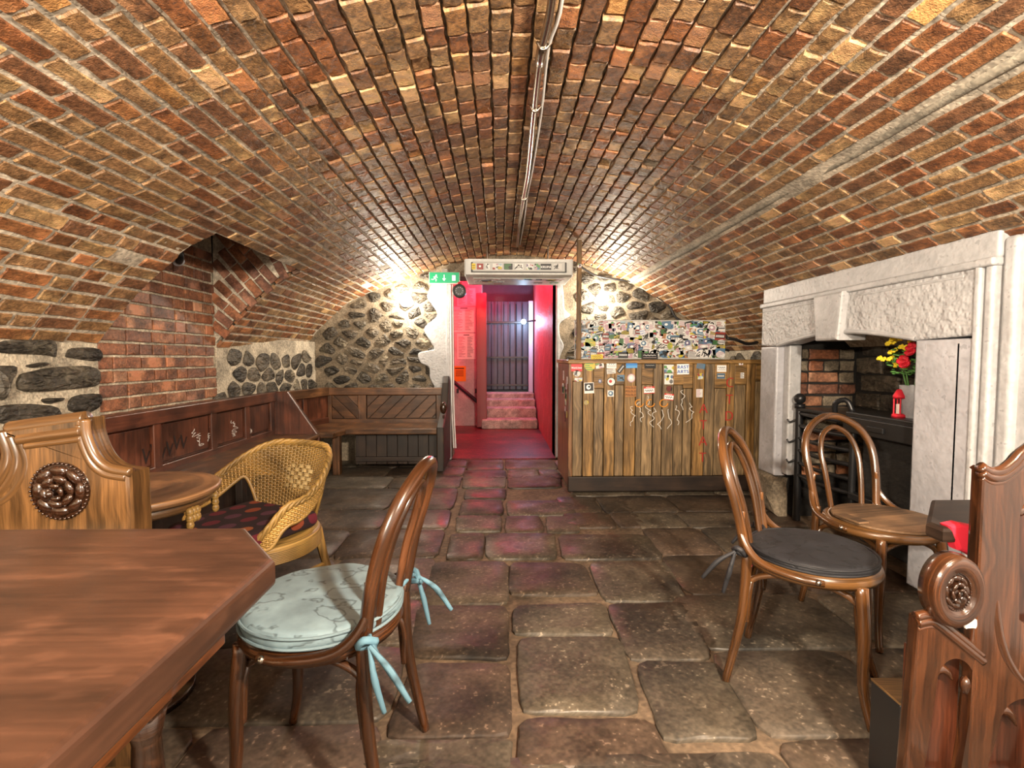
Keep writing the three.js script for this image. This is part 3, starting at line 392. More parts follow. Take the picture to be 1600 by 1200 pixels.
// ---------- fireplace ----------
{
  const t = thing('fireplace', 'white painted stone fireplace surround with keystone', 'fireplace', [XR, 0, 0]);
  // local x: depth into wall, z along the wall; outline shapes drawn in (z, y) then turned to face the room
  const face = (pts, d, b, x = 0) => { const g = extrude(poly(pts), d, b, { s: 1.2 }); g.rotateY(-Math.PI / 2); g.translate(x + d, 0, 0); return g; };   // shape x -> world z
  const arch = []; for (let i = 0; i <= 20; i++) { const u = i / 20; arch.push([OZ0 + u * (OZ1 - OZ0), 1.205 + 0.062 * Math.sin(Math.PI * u)]); }
  part('jamb', face([[FZ0, 0.28], [OZ0, 0.28], [OZ0, 1.205], [FZ0, 1.205]], 0.12, 0.012, -0.02), M.lilac, t); part('jamb', face([[OZ1, 0.03], [FZ1 + 0.02, 0.03], [FZ1 + 0.02, 1.205], [OZ1, 1.205]], 0.12, 0.012, -0.02), M.lilac, t);
  part('jamb_chamfer', face([[OZ0, 0.3], [OZ0 + 0.07, 0.3], [OZ0 + 0.07, 1.21], [OZ0, 1.21]], 0.07, 0.01, 0.03), M.white, t);
  const mid = Math.floor(arch.length / 2), kz0 = -3.043, kz1 = -2.784;
  part('lintel', face([[FZ0, 1.215], ...arch.slice(0, mid + 1), [-2.91, 1.5], [FZ0, 1.5]], 0.12, 0.01, -0.02), M.whiteRough, t); part('lintel', face([...arch.slice(mid), [FZ1 + 0.02, 1.215], [FZ1 + 0.02, 1.5], [-2.91, 1.5]], 0.12, 0.01, -0.02), M.whiteRough, t);
  part('arch_bead', sweep(arch.map(([z, y]) => V(-0.025, y + 0.008, z)), 0.014, 40, 8), M.white, t);
  part('keystone', face([[kz0 + 0.03, 1.225], [kz1 - 0.03, 1.225], [kz1, 1.5], [kz0, 1.5]], 0.15, 0.014, -0.06), M.white, t);
  part('cornice', merge([span(-0.045, 0.12, 1.49, 1.525, FZ0 - 0.01, FZ1 + 0.1, 0.01), span(-0.02, 0.12, 1.52, 1.64, FZ0 - 0.01, FZ1 + 0.1, 0.015), span(0, 0.2, 1.63, 1.75, FZ0 + 0.1, FZ1 + 0.1, 0.02)]), M.white, t);
  part('side_moulding', merge([span(-0.04, 0.1, 0.03, 1.52, FZ1 + 0.015, FZ1 + 0.045, 0.012), span(-0.03, 0.1, 0.03, 1.52, FZ1 + 0.05, FZ1 + 0.09, 0.015), span(-0.01, 0.1, 0.03, 1.6, FZ1 + 0.1, FZ1 + 0.16, 0.02)]), M.white, t);
  part('panel_edge', merge([span(-0.032, 0, 0.35, 1.19, FZ1 - 0.055, FZ1 - 0.035, 0.006), span(-0.032, 0, 1.46, 1.475, -2.74, FZ1 - 0.035, 0.006), span(-0.032, 0, 1.46, 1.475, FZ0 + 0.02, -3.06, 0.006)]), M.white, t);
  const pl = slab([[-0.14, -0.14], [0.14, -0.14], [0.13, 0.14], [-0.14, 0.13]], 0.08, { rnd: rng(8), jit: 0.015, sub: 4, edge: 0.03, nz: 0.012, bulge: 0.01 }); pl.rotateY(-Math.PI / 2); pl.translate(0.04, 0.145, FZ0 + 0.13); part('plinth', pl, M.mortarDim, t, 'rough bare stone plinth');
}
{ // grate and range
  const t = thing('fire_grate', 'black iron range with barred grate in the hearth', 'grate', [XR + 0.06, 0, 0]);
  const post = z => { part('post', sweep([[0, 0, z], [0, 0.8, z]], 0.024, 3, 12), M.iron, t); part('finial', new THREE.SphereGeometry(0.037, 18, 14).translate(0, 0.845, z), M.iron, t); part('collar', sweep([[0, 0.78, z], [0, 0.81, z]], 0.034, 2, 12), M.iron, t); };
  post(-3.36); part('post', sweep([[0.02, 0.1, -2.86], [0.02, 0.8, -2.86]], 0.02, 3, 10), M.iron, t);
  for (let i = 0; i < 6; i++) part('bar', sweep([[0, 0.32 + i * 0.085, -3.36], [-0.03, 0.32 + i * 0.085, -3.1], [0.02, 0.32 + i * 0.085, -2.86]], 0.013, 10, 8), M.iron, t);
  for (let i = 0; i < 3; i++) part('hook', sweep([[-0.02, 0.42 + i * 0.14, -3.37], [-0.05, 0.4 + i * 0.14, -3.39], [-0.06, 0.42 + i * 0.14, -3.4]], 0.006, 8, 6), M.iron, t);
  part('hob', span(-0.02, 0.45, 0.775, 0.81, -2.88, OZ1 - 0.01, 0.008), M.iron, t); part('hob_front', span(-0.035, 0, 0.69, 0.785, -2.88, OZ1 - 0.01, 0.008), M.iron, t); part('latch', span(-0.045, -0.03, 0.72, 0.75, -2.68, -2.56, 0.004), M.iron, t);
  part('top_plate', span(-0.02, 0.4, 0.76, 0.785, -3.36, -2.88, 0.008), M.iron, t); part('oven', span(0.06, 0.45, 0.05, 0.7, -2.84, OZ1 - 0.02, 0.01), M.sootShade, t); part('lower_bar', span(-0.02, 0.03, 0.3, 0.34, -2.84, OZ1 - 0.02, 0.006), M.iron, t); part('lower_bar', span(-0.02, 0.03, 0.18, 0.21, -2.84, OZ1 - 0.02, 0.006), M.iron, t);
  part('handle', sweep([[0, 0.78, -3.0], [-0.01, 0.85, -2.98], [0.02, 0.87, -2.93], [0.04, 0.8, -2.9]], 0.016, 10, 8), M.iron, t);
}
{ // flowers and lantern on the hob
  const hy = 0.81, p = onX(1425, 640, 2.16);
  const v = thing('flower_pot', 'grey pot of yellow and red flowers on the hob', 'flowers', [2.16, hy, p.z]);
  part('pot', lathe([[0.001, 0], [0.045, 0], [0.052, 0.1], [0.058, 0.17], [0.05, 0.17], [0.045, 0.02], [0.001, 0.015]], 24), M.grey, v);
  const rf = rng(12), leaves = [], yl = [], rd = [];
  for (let i = 0; i < 150; i++) { const a = rf() * 6.28, r = Math.sqrt(rf()) * 0.13, h = 0.2 + rf() * 0.2 * (1 - r * 3) + 0.03; const g = new THREE.SphereGeometry(0.017, 6, 4); g.scale(1, 0.3, 0.55); g.rotateY(rf() * 6); g.rotateX((rf() - 0.5) * 1.5); g.translate(Math.cos(a) * r * 0.8, h, Math.sin(a) * r); leaves.push(g); }
  part('leaves', merge(leaves), M.leaf, v);
  for (let i = 0; i < 26; i++) { const a = rf() * 6.28, r = 0.05 + rf() * 0.09; const z = -Math.abs(Math.sin(a)) * r * 1.1 + 0.03; const g = []; for (let k = 0; k < 5; k++) { const s = new THREE.SphereGeometry(0.008, 6, 5); s.translate(Math.cos(k * 1.256) * 0.009, 0, Math.sin(k * 1.256) * 0.009); g.push(s); } const m = merge(g); m.rotateZ(0.8); m.translate(-0.04 - rf() * 0.06, 0.26 + rf() * 0.16, z); part('yellow_flower', m, M.yellow, v); }
  for (let i = 0; i < 6; i++) { const g = []; for (let k = 0; k < 8; k++) { const s = new THREE.SphereGeometry(0.017, 8, 6); s.scale(1, 0.5, 1); s.rotateZ(0.5); s.rotateY(k * 0.785); s.translate(Math.cos(k * 0.785) * 0.013, (k % 2) * 0.006, -Math.sin(k * 0.785) * 0.013); g.push(s); } const m = merge(g); m.rotateZ(0.9); m.translate(-0.07 - rf() * 0.03, 0.24 + rf() * 0.13, 0.0 + rf() * 0.1); part('red_rose', m, M.red, v); }
  part('stems', merge([0, 1, 2, 3, 4].map(k => sweep([[0, 0.05, 0], [Math.cos(k) * 0.05, 0.26, Math.sin(k) * 0.05]], 0.004, 4, 5))), M.leaf, v);
  const q = onX(1404, 645, 2.1); const l = thing('red_lantern', 'small red candle lantern beside the flower pot', 'lantern', [2.1, hy, q.z]);
  part('base', lathe([[0.001, 0], [0.032, 0], [0.03, 0.015], [0.02, 0.02], [0.001, 0.02]], 16), M.red, l); part('roof', lathe([[0.001, 0.15], [0.012, 0.145], [0.028, 0.115], [0.028, 0.1], [0.001, 0.1]], 16), M.red, l); for (let k = 0; k < 4; k++) { const a = k * 1.571 + 0.4; part('strut', sweep([[Math.cos(a) * 0.022, 0.015, Math.sin(a) * 0.022], [Math.cos(a) * 0.022, 0.105, Math.sin(a) * 0.022]], 0.004, 2, 6), M.red, l); } part('candle', lathe([[0.001, 0.02], [0.012, 0.02], [0.012, 0.07], [0.001, 0.072]], 12), M.paper, l);
}

// ---------- stickers ----------
const PAL = ['#e4e2de', '#181818', '#5c7f9c', '#9c4038', '#cdbb3a', '#5a9a58', '#76688c', '#b5835a', '#a9c4d2', '#6e6e6e', '#c4a0ac', '#d8d6d2'];
const atlas = document.createElement('canvas'); atlas.width = 2048; atlas.height = 1024; const ax = atlas.getContext('2d'); const CW = 128, CH = 128; let cellN = 0;
function cell(draw) { const i = cellN++; const cx = (i % 16) * CW, cy = Math.floor(i / 16) * CH; ax.save(); ax.beginPath(); ax.rect(cx, cy, CW, CH); ax.clip(); ax.translate(cx, cy); draw(ax); ax.restore(); return i; }
function txt(c, s, y, size, fill, f = 'bold ', w = 120) { c.fillStyle = fill; c.font = f + size + 'px sans-serif'; c.textAlign = 'center'; c.textBaseline = 'middle'; c.fillText(s, 64, y, w); }
const bg = (c, f) => { c.fillStyle = f; c.fillRect(0, 0, 128, 128); };
const blob = (c, f, x, y, r) => { c.fillStyle = f; c.beginPath(); c.arc(x, y, r, 0, 7); c.fill(); };
const named = {
  line: cell(c => { bg(c, '#d8232a'); txt(c, 'NuLine', 66, 42, '#fff'); }), krupa: cell(c => { bg(c, '#111'); txt(c, 'KRUPA', 70, 62, '#fff'); }),
  rast: cell(c => { bg(c, '#fff'); txt(c, 'RAST', 38, 52, '#1757b5'); txt(c, 'ARTS', 92, 52, '#1757b5'); }), pololo: cell(c => { bg(c, '#b7793c'); for (let i = 0; i < 3; i++) txt(c, 'POLOLO', 24 + i * 40, 36, '#1a0d05'); }),
  infra: cell(c => { bg(c, '#181210'); c.strokeStyle = '#fff'; c.lineWidth = 7; c.beginPath(); c.moveTo(14, 50); for (let j = 1; j < 9; j++) c.lineTo(14 + j * 12, 50 + (j % 2 ? -8 : 8)); c.stroke(); c.fillStyle = '#cbb'; c.fillRect(14, 92, 100, 8); }), blueS: cell(c => { bg(c, '#2f86d6'); c.fillStyle = '#5aa7e8'; c.fillRect(0, 80, 128, 48); }),
  yellowT: cell(c => { bg(c, '#f0d020'); c.strokeStyle = '#222'; c.lineWidth = 8; c.beginPath(); c.moveTo(14, 46); for (let j = 1; j < 9; j++) c.lineTo(14 + j * 12, 46 + (j % 2 ? -9 : 9)); c.stroke(); c.strokeStyle = '#222'; c.lineWidth = 7; c.beginPath(); c.moveTo(14, 92); for (let j = 1; j < 9; j++) c.lineTo(14 + j * 12, 92 + (j % 2 ? -8 : 8)); c.stroke(); }), hello: cell(c => { bg(c, '#d83a2e'); c.fillStyle = '#fff'; c.fillRect(4, 34, 120, 78); txt(c, 'HELLO', 18, 24, '#fff'); c.strokeStyle = '#222'; c.lineWidth = 6; c.beginPath(); c.moveTo(14, 74); for (let j = 1; j < 9; j++) c.lineTo(14 + j * 12, 74 + (j % 2 ? -16 : 14)); c.stroke(); }),
  disc: cell(c => { bg(c, '#111'); blob(c, '#f4f2ee', 64, 64, 52); blob(c, '#c33', 54, 58, 22); txt(c, '✶', 70, 40, '#235'); }), sq: cell(c => { bg(c, '#f4f2ee'); c.fillStyle = '#0c0f16'; c.fillRect(10, 10, 108, 86); blob(c, '#fff', 58, 54, 28); blob(c, '#0c0f16', 66, 50, 12); }),
  ul: cell(c => { bg(c, '#f4f2ee'); c.strokeStyle = '#456'; c.lineWidth = 6; c.beginPath(); c.moveTo(14, 48); for (let j = 1; j < 9; j++) c.lineTo(14 + j * 12, 48 + (j % 2 ? -12 : 12)); c.stroke(); c.fillStyle = '#888'; c.fillRect(14, 84, 100, 8); }), black: cell(c => { bg(c, '#0e0e0e'); c.strokeStyle = '#ddd'; c.lineWidth = 5; c.beginPath(); c.moveTo(14, 64); for (let j = 1; j < 9; j++) c.lineTo(14 + j * 12, 64 + (j % 2 ? -5 : 5)); c.stroke(); }),
};
const generic = []; const rs = rng(909);
for (let i = 0; i < 60; i++) generic.push(cell(c => { const a = PAL[Math.floor(rs() * PAL.length)], b = PAL[Math.floor(rs() * PAL.length)]; bg(c, rs() < 0.5 ? '#eeece8' : a); const k = Math.floor(rs() * 5); if (k === 0) { blob(c, b, 64, 64, 48); blob(c, '#fff', 60, 60, 22); } else if (k === 1) { for (let j = 0; j < 5; j++) { c.fillStyle = b === '#eeece8' ? '#222' : b; c.fillRect(10, 14 + j * 22, 50 + rs() * 58, 11); } } else if (k === 2) { c.strokeStyle = '#111'; c.lineWidth = 9; c.beginPath(); c.moveTo(14, 90); for (let j = 0; j < 7; j++) c.quadraticCurveTo(rs() * 128, rs() * 128, rs() * 118, rs() * 118); c.stroke(); } else if (k === 3) { c.fillStyle = '#161616'; c.fillRect(8, 34, 112, 60); c.fillStyle = '#fff'; for (let j = 0; j < 6; j++) c.fillRect(16 + j * 17, 46, 10, 36); } else { for (let j = 0; j < 9; j++) blob(c, PAL[Math.floor(rs() * 12)], rs() * 128, rs() * 128, 12 + rs() * 22); } }));
const atlasTex = new THREE.CanvasTexture(atlas); atlasTex.colorSpace = THREE.SRGBColorSpace; atlasTex.flipY = true;
const stickMat = mat([0.9, 0.9, 0.9], { map: atlasTex, roughness: 0.4 });
function sticker(parent, idx, x, y, z, w, h, rot, round = false, label) {
  const g = round ? new THREE.CylinderGeometry(0.5, 0.5, 1, 24).rotateX(Math.PI / 2) : new THREE.BoxGeometry(1, 1, 1); const p = g.attributes.position, uv = g.attributes.uv, u0 = (idx % 16) / 16, v0 = 1 - (Math.floor(idx / 16) + 1) / 8;
  for (let i = 0; i < p.count; i++) uv.setXY(i, u0 + (p.getX(i) + 0.5) * 0.96 / 16 + 0.00125, v0 + (p.getY(i) + 0.5) * 0.96 / 8 + 0.0025);
  g.scale(w, h, 0.0015); g.rotateZ(rot); g.translate(x, y, z); return part('sticker', g, stickMat, parent, label);
}
// ---------- counter ----------
{
  const t = thing('bar_counter', 'plank-fronted bar counter covered with stickers', 'counter', [0, 0, 0]); const ZC = -4.1, x0 = 0.575, x1 = 2.2;
  part('carcass', span(x0 + 0.03, x1, 0.02, 1.07, -4.85, ZC - 0.03, 0), M.pewDark, t); part('worktop', span(x0 - 0.01, x1 + 0.01, 1.075, 1.11, -4.9, ZC + 0.012, 0.008, { grain: 0 }), plankMats[0], t);
  part('skirting', span(x0 - 0.005, x1, 0.01, 0.14, ZC - 0.03, ZC + 0.02, 0.01, { grain: 0 }), M.pewDark, t, 'dark scuffed skirting board');
  const bx = [148, 195, 243, 287, 335, 375, 425, 452, 500, 540, 590, 632, 672, 724, 768, 820, 855, 905, 945, 985].map(c => onZ(840 + c * 0.35842, 660, ZC).x); bx[0] = x0 + 0.03; const rb = rng(55);
  for (let i = 0; i < bx.length - 1; i++) { const short = [0, 2, 4, 7, 10, 11, 14, 16, 18].includes(i), top = short ? 0.93 - (i % 3) * 0.03 : 1.075, pr = short ? 0 : 0.008; const tone = short ? (rb() < 0.6 ? 2 : 4) : Math.floor(rb() * 2) + (rb() < 0.3 ? 2 : 0);
    part('plank', span(bx[i] + 0.003, bx[i + 1] - 0.003, 0.14, top, ZC - 0.025, ZC + pr, 0.005, { grain: 1 }), plankMats[tone], t); if (short) part('plank', span(bx[i] - 0.001, bx[i + 1] + 0.001, top + 0.003, 1.075, ZC - 0.025, ZC + 0.004, 0.004, { grain: 0 }), plankMats[Math.floor(rb() * 2)], t); }
  for (let k = 0; k < 4; k++) part('side_plank', span(x0 - 0.004, x0 + 0.03, 0.05, 1.075, ZC - 0.2 - k * 0.18 + 0.003, ZC + 0.005 - k * 0.18 - (k ? 0.015 : 0), 0.005, { grain: 1 }), plankMats[3], t);
  const zs = ZC + 0.0105, at = (cx, cy) => { const p = onZ(890 + cx * 0.1625, 490 + cy * 0.1625, zs); return [p.x, p.y]; }, S = 0.1625 * 4.1 / 780;
  const list = [['line', 68, 520, 105, 70, 0], [1, 70, 575, 70, 60, 0, 1], [3, 85, 635, 75, 35, 0], [5, 195, 500, 105, 105, 0, 1], [0, 290, 500, 80, 50, 0.2], ['sq', 187, 715, 95, 105, 0.05], ['ul', 403, 490, 95, 75, 0], [8, 400, 555, 85, 45, 0.1], [11, 497, 530, 90, 40, 0.9], ['disc', 400, 655, 85, 85, 0, 1], [14, 492, 620, 72, 62, 0], ['blueS', 597, 490, 110, 68, 0.02], [6, 593, 620, 78, 84, 0, 1], ['pololo', 587, 748, 105, 105, 0], [17, 395, 768, 62, 62, 0], ['black', 775, 498, 110, 60, 0], ['hello', 765, 735, 105, 68, 0.05], [20, 955, 530, 92, 78, 0], [22, 955, 628, 88, 105, 0], [25, 958, 722, 58, 58, 0, 1], ['hello', 955, 800, 92, 62, -0.1], ['rast', 1090, 535, 118, 100, 0.02], [28, 1262, 505, 82, 52, -0.15], [30, 1258, 603, 58, 58, 0], [31, 1248, 765, 62, 80, 0], ['ul', 1462, 528, 92, 65, 0], [33, 1455, 600, 78, 52, 0], [35, 160, 855, 45, 45, 0.3, 1], [37, 293, 650, 34, 40, 0, 1], [0, 1648, 480, 40, 30, 0], [8, 1660, 595, 35, 55, 0]];
  for (const [n, cx, cy, w, h, r, rd] of list) { const [x, y] = at(cx, cy); sticker(t, typeof n === 'string' ? named[n] : generic[n], x, y, zs, w * S, h * S, r, !!rd); }
  const gs = rng(66); for (let i = 0; i < 14; i++) sticker(t, generic[Math.floor(gs() * 60)], 0, 0, 0, 0.05 + gs() * 0.05, 0.04 + gs() * 0.05, 0).position.set(x0 - 0.006, 0.55 + gs() * 0.45, ZC - 0.05 - gs() * 0.3), t.children[t.children.length - 1].rotation.y = -Math.PI / 2;
  // painted letters and scrawl
  const cv = document.createElement('canvas'); cv.width = 512; cv.height = 512; const c = cv.getContext('2d'); c.clearRect(0, 0, 512, 512); c.strokeStyle = '#a8251c'; c.fillStyle = '#a8251c'; c.font = '64px sans-serif'; c.textAlign = 'center';
  'ATAT'.split('').forEach((s, i) => c.fillText(s, 330, 240 + i * 82)); 'CTD'.split('').forEach((s, i) => c.fillText(s, 446, 110 + i * 84)); c.strokeStyle = '#e8e4da'; c.lineWidth = 2.5; const rw = rng(3); for (let k = 0; k < 9; k++) { const bxx = 12 + k * 32, by = 120 + rw() * 120; c.beginPath(); c.moveTo(bxx, by); for (let j = 0; j < 4; j++) c.quadraticCurveTo(bxx + (rw() - 0.5) * 50, by + j * 26, bxx + (rw() - 0.5) * 40, by + 20 + j * 26); c.stroke(); }
  c.strokeStyle = '#d88a1e'; c.lineWidth = 5; for (const xx of [40, 90, 150]) { c.beginPath(); c.arc(xx, 190, 18, 0, 5); c.stroke(); }
  const gt = new THREE.CanvasTexture(cv); gt.colorSpace = THREE.SRGBColorSpace; const gm = mat([1, 1, 1], { map: gt, transparent: true, roughness: 0.6 });
  const gp = new THREE.PlaneGeometry(0.95, 0.85); gp.translate(1.56, 0.64, ZC + 0.0095); part('painted_scrawl', gp, gm, t, 'red painted letters and chalky scrawl on the planks');
}
{ // sticker board
  const t = thing('sticker_board', 'upright board plastered with overlapping stickers on the counter', 'board', [0, 0, 0]); const ZB = -4.6;
  part('panel', span(0.695, 2.1, 1.112, 1.475, ZB - 0.02, ZB, 0.004), M.acWhite, t); const rb = rng(707); let n = 0;
  for (let j = 0; j < 8; j++) for (let i = 0; i < 26; i++) { const x = 0.72 + i * 0.0545 + (rb() - 0.5) * 0.035, y = 1.135 + j * 0.045 + (rb() - 0.5) * 0.025, w = 0.045 + rb() * 0.065, h = 0.035 + rb() * 0.045; sticker(t, generic[Math.floor(rb() * 60)], Math.min(2.095 - w / 2, Math.max(0.7 + w / 2, x)), Math.min(1.47 - h / 2 - 0.008, Math.max(1.116 + h / 2 + 0.008, y)), ZB + 0.001 + 0.0016 * ((n++) % 9), w, h, (rb() - 0.5) * 0.5 * (w < 0.09 ? 1 : 0.3), rb() < 0.25); }
  sticker(t, named.infra, 1.39, 1.142, ZB + 0.017, 0.15, 0.055, 0); sticker(t, named.yellowT, 0.9, 1.135, ZB + 0.017, 0.11, 0.042, 0.05); sticker(t, named.rast, 1.32, 1.36, ZB + 0.018, 0.05, 0.05, 0.2);
}
{ const t = thing('wooden_post', 'slim bare wooden post rising from the counter to the vault', 'post', [0.72, 1.11, -4.52]); part('shaft', span(-0.022, 0.022, 0, 1.07, -0.012, 0.012, 0.006, { grain: 1 }), M.kraft, t); sticker(t, generic[0], 0, 0.84, 0.0135, 0.04, 0.04, 0, true, 'small round sticker'); }
// ---------- air conditioner, exit sign, speaker, conduit, cables ----------
{
  const t = thing('air_conditioner', 'sticker-covered white air conditioner under the vault above the doorway', 'air conditioner', [0.185, 0, -4.7]);
  const s = poly([[0, 1.9], [0.02, 2.04], [-0.62, 2.04], [-0.62, 1.93], [-0.56, 1.885], [-0.05, 1.885]]); const g = extrude(s, 0.93, 0.012); g.rotateY(-Math.PI / 2); g.translate(0.465, 0, 0); part('casing', g, M.acWhite, t);
  const g2 = extrude(s, 0.03, 0.012); g2.rotateY(-Math.PI / 2); const a = g2.clone(); a.translate(0.495, 0, 0); const b = g2.clone(); b.translate(-0.465, 0, 0); part('end_cap', a, M.acGrey, t); part('end_cap', b, M.acGrey, t);
  part('panel_recess', span(-0.445, 0.445, 1.918, 2.022, 0.004, 0.016, 0.003), M.blackPlastic, t); part('front_panel', span(-0.43, 0.43, 1.925, 2.015, 0.006, 0.022, 0.006), M.acGrey, t); part('louvre', span(-0.43, 0.43, 1.876, 1.884, -0.45, -0.08, 0.003), M.acWhite, t);
  const rb = rng(5), items = [['krupa', 0.25, 0.1], [1, 0.36, 0.08], [9, -0.36, 0.06], [12, -0.29, 0.04], [3, -0.2, 0.09], [18, -0.1, 0.08], [21, 0.0, 0.08], [24, 0.1, 0.06], [27, 0.17, 0.05], ['yellowT', -0.42, 0.035]]; for (const [n, x, w] of items) sticker(t, typeof n === 'string' ? named[n] : generic[n], x, 1.97, 0.023, w, 0.055, 0);
  for (let i = 0; i < 22; i++) { const m = sticker(t, generic[Math.floor(rb() * 60)], 0, 0, 0, 0.05 + rb() * 0.04, 0.04 + rb() * 0.03, 0); m.rotation.x = -Math.PI / 2 + Math.PI; m.rotation.x = Math.PI / 2; m.position.set((rb() - 0.5) * 0.8, 1.8745, -0.1 - rb() * 0.33); }
  for (const x of [-0.3, 0.3]) part('hanger', sweep([[x, 2.03, -0.3], [x, profY(0.185 + x) + 0.01, -0.3]], 0.01, 2, 6), M.steel, t);
}
{ const t = thing('exit_sign', 'green illuminated emergency exit sign with down arrow', 'sign', [-0.585, 1.98, -5.4]);
  const cv = document.createElement('canvas'); cv.width = 512; cv.height = 192; const c = cv.getContext('2d'); c.fillStyle = '#12a06a'; c.fillRect(0, 0, 512, 192); c.fillStyle = '#fff'; c.fillRect(392, 50, 58, 100); c.fillRect(246, 40, 14, 78); c.beginPath(); c.moveTo(220, 108); c.lineTo(286, 108); c.lineTo(253, 156); c.fill(); c.beginPath(); c.arc(118, 52, 14, 0, 7); c.fill(); c.lineWidth = 14; c.strokeStyle = '#fff'; c.lineCap = 'round'; for (const q of [[108, 70, 92, 108], [108, 72, 134, 90], [104, 76, 74, 84], [92, 108, 118, 128], [118, 128, 112, 156], [92, 108, 62, 128], [62, 128, 36, 126]]) { c.beginPath(); c.moveTo(q[0], q[1]); c.lineTo(q[2], q[3]); c.stroke(); }
  const tx = new THREE.CanvasTexture(cv); tx.colorSpace = THREE.SRGBColorSpace; const m = mat([0.9, 0.9, 0.9], { map: tx, emissive: new THREE.Color(1, 1, 1), emissiveMap: tx, emissiveIntensity: 0.45, roughness: 0.3 });
  part('housing', span(-0.165, 0.165, -0.062, 0.062, -0.05, -0.002, 0.006), M.acWhite, t); const g = new THREE.BoxGeometry(0.315, 0.112, 0.006); part('sign_face', g, m, t); part('bracket', span(-0.03, 0.03, 0.055, 0.1, -0.15, -0.02, 0.004), M.acWhite, t); }
{ const p = onZ(718, 455, -5.3); const t = thing('round_speaker', 'round black sounder under the exit sign', 'speaker', [p.x, p.y, -5.3]); part('body', new THREE.CylinderGeometry(0.072, 0.072, 0.06, 28).rotateX(Math.PI / 2), M.blackPlastic, t); part('rim', new THREE.TorusGeometry(0.062, 0.01, 10, 32).translate(0, 0, 0.03), M.iron, t); const hs = []; for (let i = 0; i < 10; i++) hs.push(new THREE.CylinderGeometry(0.006, 0.006, 0.01, 8).rotateX(Math.PI / 2).translate(Math.cos(i * 0.628) * 0.035, Math.sin(i * 0.628) * 0.035, 0.032)); part('grille', merge(hs), M.grey, t); part('bracket', span(-0.02, 0.02, 0, 0.1, -0.23, -0.02, 0.004), M.red, t); }
{ // conduit along the crown
  const P = [[868, -40], [858, 30], [848, 72], [843, 100], [835, 170], [825, 270], [818, 310], [812, 350], [808, 385]].map(([x, y]) => { const p = onY(x, y, 2.21); p.y = profY(p.x) - 0.03; return p; });
  const t = thing('ceiling_conduit', 'shiny metal conduit running along the crown of the vault', 'conduit', [0, 0, 0]); part('pipe', sweep(P, 0.014, 60, 10), M.steel, t); part('cable', sweep(P.map((p, i) => V(p.x + 0.028 + 0.006 * Math.sin(i * 2), p.y + 0.006, p.z)), 0.006, 60, 6), M.cable, t);
  for (const i of [2, 4, 6]) part('clip', sweep([V(P[i].x - 0.02, P[i].y + 0.01, P[i].z), V(P[i].x, P[i].y - 0.018, P[i].z), V(P[i].x + 0.035, P[i].y + 0.012, P[i].z)], 0.006, 8, 6), M.steel, t); part('coupling', sweep([P[2], P[3]], 0.019, 3, 10), M.steel, t);
}
{ const P = [[905, 415], [930, 430], [960, 436], [995, 442], [1030, 466], [1046, 478], [1055, 495], [1066, 502]].map(([x, y]) => onZ(x, y, -5.48)); one('wall_cable', sweep(P, 0.012, 50, 8), M.blackPlastic, 'black cable draped under the vault above the lamp', 'cable');
  const Q = [[1136, 528], [1150, 531], [1168, 537], [1185, 534], [1200, 527]].map(([x, y]) => onZ(x, y, -4.62)); const t = thing('hose_tap', 'black hose and clip at the end of the sticker board', 'hose', [0, 0, 0]); part('hose', sweep(Q, 0.014, 24, 8), M.blackPlastic, t); part('clip', sweep([Q[0], Q[0].clone().add(V(-0.03, 0.04, 0)), Q[0].clone().add(V(-0.04, -0.09, 0.01)), Q[0].clone().add(V(0.02, -0.12, 0))], 0.012, 16, 8), M.blackPlastic, t);
  const c = [[698, 445], [699, 560], [700, 640], [703, 700]].map(([x, y]) => onZ(x + 6, y, -5.42)); one('door_cable', merge([sweep(c, 0.008, 20, 6), sweep(c.map(p => V(p.x + 0.022, p.y, p.z)), 0.006, 20, 6)]), M.cable, 'pair of pale cables hanging beside the door jamb', 'cable');
  const e = onX(275, 410, -2.06); const pt = thing('drain_pipe', 'short grey and black pipe poking from the vault opening', 'pipe', [e.x, e.y, e.z]); part('pipe', sweep([[-0.09, 0.1, -0.05], [-0.02, 0.06, -0.02], [0.03, 0.0, 0.02]], 0.035, 12, 12), M.grey, pt); part('collar', sweep([[-0.02, 0.06, -0.02], [0.0, 0.04, 0.0]], 0.042, 3, 14), M.iron, pt); part('bend', sweep([[0.03, 0, 0.02], [0.06, 0.03, 0.05], [0.05, 0.1, 0.06]], 0.022, 10, 10), M.iron, pt); }
// ---------- pews along the walls ----------
const scrawl = (() => { const cv = document.createElement('canvas'); cv.width = 512; cv.height = 256; const c = cv.getContext('2d'); c.clearRect(0, 0, 512, 256); c.strokeStyle = '#d8d2cc'; c.lineWidth = 3; const r = rng(14); for (let k = 0; k < 4; k++) { let x = 200 + k * 80, y = 60 + r() * 40; c.beginPath(); c.moveTo(x, y); for (let j = 0; j < 9; j++) { c.quadraticCurveTo(x + (r() - 0.5) * 60, y + r() * 40, x = x + (r() - 0.45) * 26, y = y + 14); } c.stroke(); } c.strokeStyle = '#170c0c'; c.lineWidth = 5; for (let k = 0; k < 6; k++) { let x = 30 + k * 24, y = 90 + r() * 40; c.beginPath(); c.moveTo(x, y); c.lineTo(x + 8, y + 80); c.lineTo(x + 20, y + 20); c.stroke(); } const t = new THREE.CanvasTexture(cv); t.colorSpace = THREE.SRGBColorSpace; return mat([1, 1, 1], { map: t, transparent: true, roughness: 0.6 }); })();
